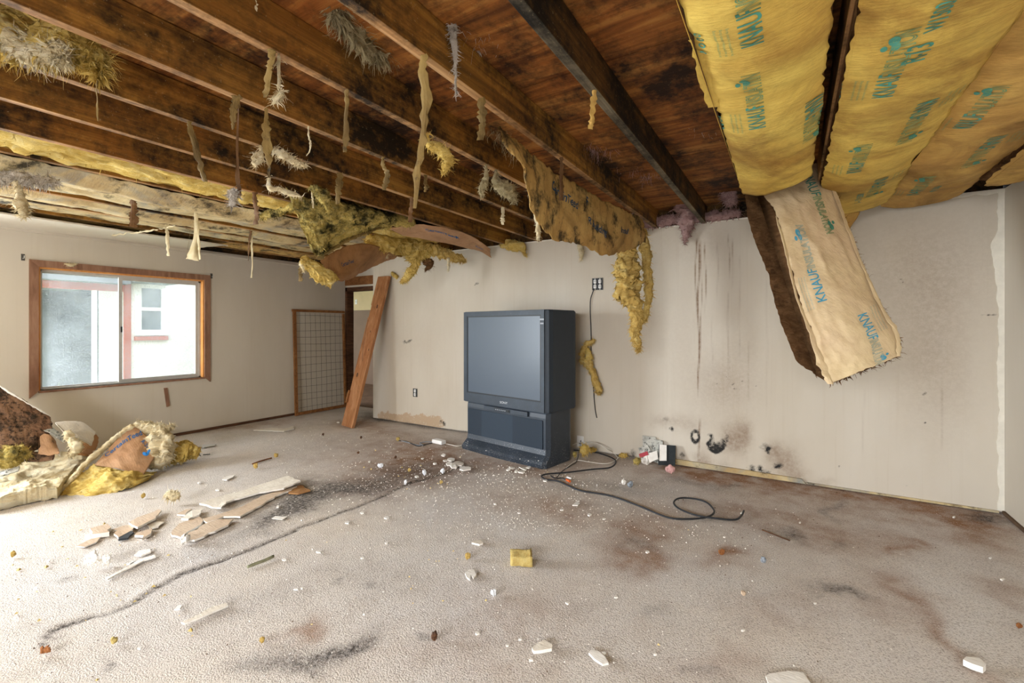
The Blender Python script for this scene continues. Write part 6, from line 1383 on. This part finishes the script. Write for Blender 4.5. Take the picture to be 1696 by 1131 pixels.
# sticks
def stick(name, label, pix, r, mat, cat='stick'):
    m = MB(); m.tube(spline([flr(*p) + np.array([0, 0, r + .002]) for p in pix], 12), r, 6); return tag(m.build(name, M[mat], None, True), label, cat)
stick('wood_stick', 'thin wood stick lying on carpet right of the folded batt', [(418, 770), (432, 765), (450, 760)], .007, 'scrap_wood')
lump('foam_crumb', 'ochre knob of fibre at the end of the wood stick', 457, 758, .018, 'orange_fiber', 50)
stick('bark_twig', 'mossy grey twig lying on carpet below the seam', [(410, 942), (422, 937), (438, 931), (453, 924)], .008, 'olive_twig', 'twig')
stick('dark_twig', 'thin dark rusty twig on the right carpet', [(1262, 879), (1285, 888), (1308, 897)], .004, 'dark_trim_wood', 'twig')
stick('wire_stub', 'thin dark wire stub behind the folded batt tip', [(336, 754), (348, 753)], .004, 'tv_dark', 'wire')

# ------------------------------------------------------------------ moldy papers by the wall
t = thing('moldy_paper_stack', 'black-spotted stack of moldy papers and covers leaning on the wall', 'papers', flr(1095, 772))
def leaf(nm, pts, mat, th=.004):
    m = MB(); n3 = np.cross(np.array(pts[1]) - np.array(pts[0]), np.array(pts[2]) - np.array(pts[0])); n3 = n3 / np.linalg.norm(n3) * th; m.prism(pts, n3); return m.build(nm, M[mat], t)
yq = YW - .03
def wq(px, py, off): return ypl(px, py, YW - off)
leaf('cover', [wq(1091, 736, .05), wq(1119, 738, .05), wq(1118, 771, .12), wq(1090, 770, .12)], 'black_mold_cover')
leaf('white_label', [wq(1092, 736, .062), wq(1104, 737, .062), wq(1104, 763, .12), wq(1092, 763, .12)], 'plaster_white', .002)
leaf('cover', [wq(1064, 721, .02), wq(1086, 724, .02), wq(1092, 768, .10), wq(1066, 758, .09)], 'moldy_paper')
leaf('page', [wq(1076, 726, .03), wq(1098, 730, .03), wq(1096, 760, .10), wq(1078, 764, .11)], 'moldy_paper', .003)
leaf('page', [wq(1057, 742, .08), wq(1072, 736, .07), wq(1080, 750, .10), wq(1064, 757, .12)], 'moldy_paper', .003)
leaf('page', [wq(1070, 752, .12), wq(1088, 746, .10), wq(1090, 760, .13), wq(1076, 766, .15)], 'plaster_white', .003)
leaf('red_card', [wq(1058, 752, .12), wq(1072, 747, .11), wq(1074, 753, .13), wq(1060, 758, .14)], 'red_print', .003)
o = clump('crumpled_page', [(*(flr(1062, 768) + np.array([0, 0, .02])), .02), (*(flr(1070, 767) + np.array([0, 0, .035])), .04), (*(flr(1080, 768) + np.array([0, 0, .02])), .02)], M['plaster_white'], t, .4, 16, 14, 14, 3, 0)

# ------------------------------------------------------------------ fallen batt and board heap at the left
# flat yellow batt
rows = []
F0 = [(-30, 853), (30, 838), (60, 832), (95, 827)]; B0 = [(-30, 797), (30, 784), (80, 772), (150, 758)]
bt = thing('flat_yellow_batt', 'thick cream-yellow fibreglass batt lying flat at the left edge', 'insulation', flr(40, 820))
for t_ in np.linspace(0, 1, 5):
    rows.append([flr(a[0] * (1 - t_) + b[0] * t_, a[1] * (1 - t_) + b[1] * t_) + np.array([0, 0, .085 + .012 * math.sin(5 * t_ + i)]) for i, (a, b) in enumerate(zip(F0, B0))])
s_ = Surf(rows, .012, 6, 44).face((0, 0, 3))
def flatback(u, v): p = s_.base(u, v).copy(); p[:, 2] = .008; return p
sheet('fiberglass', s_, M['pale_fiber'], bt, .08, 70, 60, .008, 44, amp=.020, ampf=11, back=flatback, wisp=120, wl=.025)
# folded batt with printed kraft
fb = thing('folded_certain_batt', 'folded yellow batt with brown kraft panel and blue lettering on the carpet', 'insulation', flr(210, 800)); fb.name = 'folded_printed_batt'
tl3 = lambda px, py, f: pt(px, py, f)
rows = [[pt(152, 772, 2.93), pt(172, 752, 3.02), pt(196, 726, 3.12), pt(216, 705, 3.2)],
        [pt(170, 772, 2.94), pt(190, 756, 3.02), pt(212, 732, 3.12), pt(232, 712, 3.22)],
        [pt(200, 778, 2.94), pt(214, 766, 3.0), pt(232, 746, 3.1), pt(250, 728, 3.22)],
        [pt(236, 792, 2.96), pt(244, 778, 3.02), pt(254, 762, 3.1), pt(265, 745, 3.2)]]
sk = Surf(rows, .008, 7, 15).face(O0); sheet('kraft_facing', sk, M['kraft_floor'], fb, .004, 40, 40, .008, 15)
# lettering along the panel: find uv of two pixels
def uv_of(s, px, py):
    us, vs_ = np.meshgrid(np.linspace(.02, .98, 70), np.linspace(.02, .98, 70)); P_ = s.base(us.ravel(), vs_.ravel()); X_, Y_ = topix(P_); i = np.argmin((X_ - px) ** 2 + (Y_ - py) ** 2); return us.ravel()[i], vs_.ravel()[i]
def text_between(t, s, body, p0, p1, mat, hfac=1.0, nm='printed_name'):
    """lettering running on surface s from image point p0 to p1"""
    a, b = np.array(uv_of(s, *p0)), np.array(uv_of(s, *p1)); V, F = text2d(body, .1, 0, 1, .012); V = V.copy()
    L = V[:, 0].max(); d = (b - a) * np.array([s.W, s.L]); n2 = np.array([-d[1], d[0]]) * (1 if _hand(s) > 0 else -1)
    uv = a[None] + (V[:, :1] / L * d[None] + V[:, 1:2] / L * n2[None] * hfac) / np.array([s.W, s.L])
    u, v = np.clip(uv[:, 0], .01, .99), np.clip(uv[:, 1], .01, .99)
    mk(nm, s.S(u, v) + s.nrm(u, v) * .003, F, M[mat], t, False, recalc=False)
text_between(fb, sk, 'CertainTeed', (175, 757), (236, 721), 'print_navy', 1.25)
text_between(fb, sk, 'R-30', (232, 733), (244, 744), 'print_navy', 1.0, 'printed_mark')
clump('emblem_swirl', [(*pt(236, 750, 3.04), .012), (*pt(243, 752, 3.04), .014), (*pt(248, 744, 3.06), .010)], M['print_navy'], fb, .1, 10, 10, 12, 3, 0, .01, .15, FW)
# yellow body under the panel
s_ = Surf([[pt(93, 822, 2.72), pt(120, 790, 2.86), pt(150, 774, 2.93), pt(158, 768, 2.98)], [pt(120, 824, 2.72), pt(146, 800, 2.80), pt(170, 782, 2.88), pt(182, 774, 2.95)], [pt(170, 822, 2.72), pt(186, 806, 2.78), pt(202, 790, 2.86), pt(208, 780, 2.94)], [pt(215, 810, 2.82), pt(224, 802, 2.86), pt(232, 792, 2.92), pt(238, 786, 2.97)]], .01, 7, 5).face(O0)
def lowback(u, v): p = s_.base(u, v) + FW * .14; p[:, 2] = np.minimum(p[:, 2], .05) * .3 + .01; return p
sheet('fiberglass', s_, M['yellow_fiber'], fb, .1, 56, 46, .01, 16, amp=.028, ampf=12, back=lowback, wisp=200, wl=.03)
# torn pale edge running up to the apex
clump('torn_edge', [(*pt(94, 820, 2.72), .012), (*pt(118, 795, 2.82), .016), (*pt(142, 768, 2.93), .016), (*pt(168, 745, 3.03), .018), (*pt(196, 722, 3.13), .02), (*pt(222, 704, 3.22), .024)], M['pale_fiber'], fb, .5, 22, 14, 60, 17, 160, .03)
# right flank fluff
clump('fiber_lobe', [(*pt(222, 703, 3.24), .03), (*pt(246, 708, 3.26), .045), (*pt(270, 710, 3.28), .045), (*pt(284, 706, 3.3), .02), (*pt(288, 704, 3.3), .004)], M['pale_fiber'], fb, .5, 14, 20, 44, 18, 220, .04)
clump('fiber_lobe', [(*pt(262, 716, 3.25), .06), (*pt(268, 735, 3.22), .085), (*pt(262, 756, 3.18), .085), (*pt(256, 774, 3.12), .05)], M['pale_fiber'], fb, .4, 11, 24, 44, 19, 200, .04)
clump('fiber_lobe', [(*pt(262, 762, 3.2), .06), (*pt(285, 752, 3.3), .085), (*pt(310, 748, 3.36), .08), (*pt(330, 752, 3.4), .035)], M['yellow_fiber'], fb, .45, 11, 24, 50, 20, 220, .04)
s_ = Surf([[pt(270, 728, 3.36), pt(290, 736, 3.4), pt(312, 742, 3.42), pt(330, 750, 3.44)], [pt(276, 736, 3.26), pt(294, 744, 3.3), pt(314, 747, 3.34), pt(333, 756, 3.4)]], .008, 9, 6).face((0, 0, 3)); sheet('kraft_edge', s_, M['moldy_paper'], fb, .004, 26, 10, .01, 21)
# board heap behind
hp = thing('rotten_board', 'large rotten brown board speckled with black mold leaning at the left edge', 'board', flr(20, 800))
rows = [[pt(-60, 612, 2.9), pt(-20, 628, 2.92), pt(0, 640, 2.95), pt(40, 664, 3.02), pt(80, 688, 3.1)],
        [pt(-60, 660, 2.85), pt(-20, 672, 2.88), pt(10, 684, 2.92), pt(50, 700, 2.98), pt(88, 702, 3.06)],
        [pt(-60, 710, 2.78), pt(-20, 715, 2.82), pt(15, 722, 2.86), pt(52, 722, 2.94), pt(84, 716, 3.04)],
        [pt(-60, 766, 2.72), pt(-20, 762, 2.78), pt(15, 758, 2.84), pt(50, 750, 2.92), pt(74, 738, 3.0)]]
s_ = Surf(rows, .010, 5, 25).face(O0); sheet('board_face', s_, M['dirt_board'], hp, .02, 70, 56, .012, 25, amp=.008, ampf=30)
ed = clump('broken_white_edge', [(*pt(-10, 633, 2.92), .006), (*pt(20, 652, 2.97), .007), (*pt(50, 670, 3.03), .006), (*pt(84, 690, 3.1), .007)], M['plaster_white'], hp, .7, 30, 8, 40, 3, 0)
def bent(name, label, grid, mat, seed, th=.008, rag=.008, wr=.006):
    s_ = Surf(grid, wr, 7, seed).face(O0); return tag(sheet(name, s_, M[mat], None, th, 30, 22, rag, seed), label, 'debris')
bent('bent_drywall_piece', 'cream folded drywall piece resting against the rotten board by the window wall', [[pt(90, 700, 3.1), pt(112, 697, 3.16), pt(136, 700, 3.22), pt(158, 716, 3.26)], [pt(106, 715, 3.05), pt(124, 713, 3.1), pt(142, 718, 3.15), pt(157, 722, 3.2)], [pt(114, 726, 3.0), pt(130, 728, 3.04), pt(144, 734, 3.08), pt(152, 738, 3.12)]], 'drywall_white', 61)
bent('bent_drywall_piece', 'brown board end behind the cream folded drywall piece', [[pt(140, 705, 3.26), pt(152, 712, 3.27), pt(164, 726, 3.28)], [pt(128, 735, 3.12), pt(142, 738, 3.15), pt(160, 742, 3.2)], [pt(110, 752, 3.04), pt(130, 752, 3.06), pt(150, 754, 3.1)]], 'kraft_brown', 62, .02)
bent('bent_drywall_piece', 'grey-brown torn paper folded over in the middle of left heap', [[pt(64, 716, 3.0), pt(80, 720, 3.0), pt(92, 730, 3.02)], [pt(66, 735, 2.94), pt(82, 740, 2.95), pt(96, 746, 2.97)], [pt(62, 752, 2.9), pt(80, 755, 2.9), pt(100, 752, 2.93)]], 'kraft_floor', 63, .005, .01, .01)
bent('bent_drywall_piece', 'black-streaked torn edge piece between rotten board and cream drywall', [[pt(70, 706, 3.06), pt(86, 708, 3.06), pt(110, 726, 3.04)], [pt(66, 712, 3.0), pt(84, 718, 3.0), pt(106, 734, 3.0)]], 'moldy_paper', 64, .008, .008)
bent('bent_drywall_piece', 'small pale paper curl at the right of the left heap', [[pt(90, 738, 2.98), pt(96, 742, 2.98), pt(101, 748, 2.98)], [pt(84, 750, 2.95), pt(92, 752, 2.95), pt(100, 755, 2.95)]], 'drywall_white', 65, .005)
bent('bent_drywall_piece', 'mold-speckled dark board scrap at the base of the left heap', [[pt(44, 748, 2.9), pt(66, 748, 2.92), pt(92, 752, 2.94)], [pt(40, 764, 2.85), pt(62, 764, 2.87), pt(88, 760, 2.9)]], 'dirt_board', 66, .012)
cl = clump('green_fiber_heap', [(*pt(-20, 765, 2.76), .05), (*pt(10, 758, 2.8), .07), (*pt(32, 752, 2.84), .06), (*pt(48, 748, 2.88), .02)], M['moldy_fiber'], None, .45, 12, 24, 44, 67, 200, .05); tag(cl, 'greenish moldy fibre heap at the left edge behind the flat batt', 'insulation')
cl = clump('yellow_fiber_scrap', [(*pt(110, 714, 3.0), .02), (*pt(118, 728, 2.98), .03), (*pt(128, 742, 2.97), .03), (*pt(120, 752, 2.96), .02), (*pt(114, 756, 2.95), .005)], M['pale_fiber'], None, .45, 18, 18, 34, 68, 110, .04); tag(cl, 'pale yellow fibre scrap lying over the cream folded drywall piece', 'insulation')
bent('bent_drywall_piece', 'flat grey sheet sticking out at the left edge of the heap', [[pt(-30, 783, 2.7), pt(5, 780, 2.74), pt(34, 772, 2.8)], [pt(-30, 792, 2.66), pt(5, 788, 2.7), pt(32, 780, 2.76)]], 'moldy_paper', 69, .006)
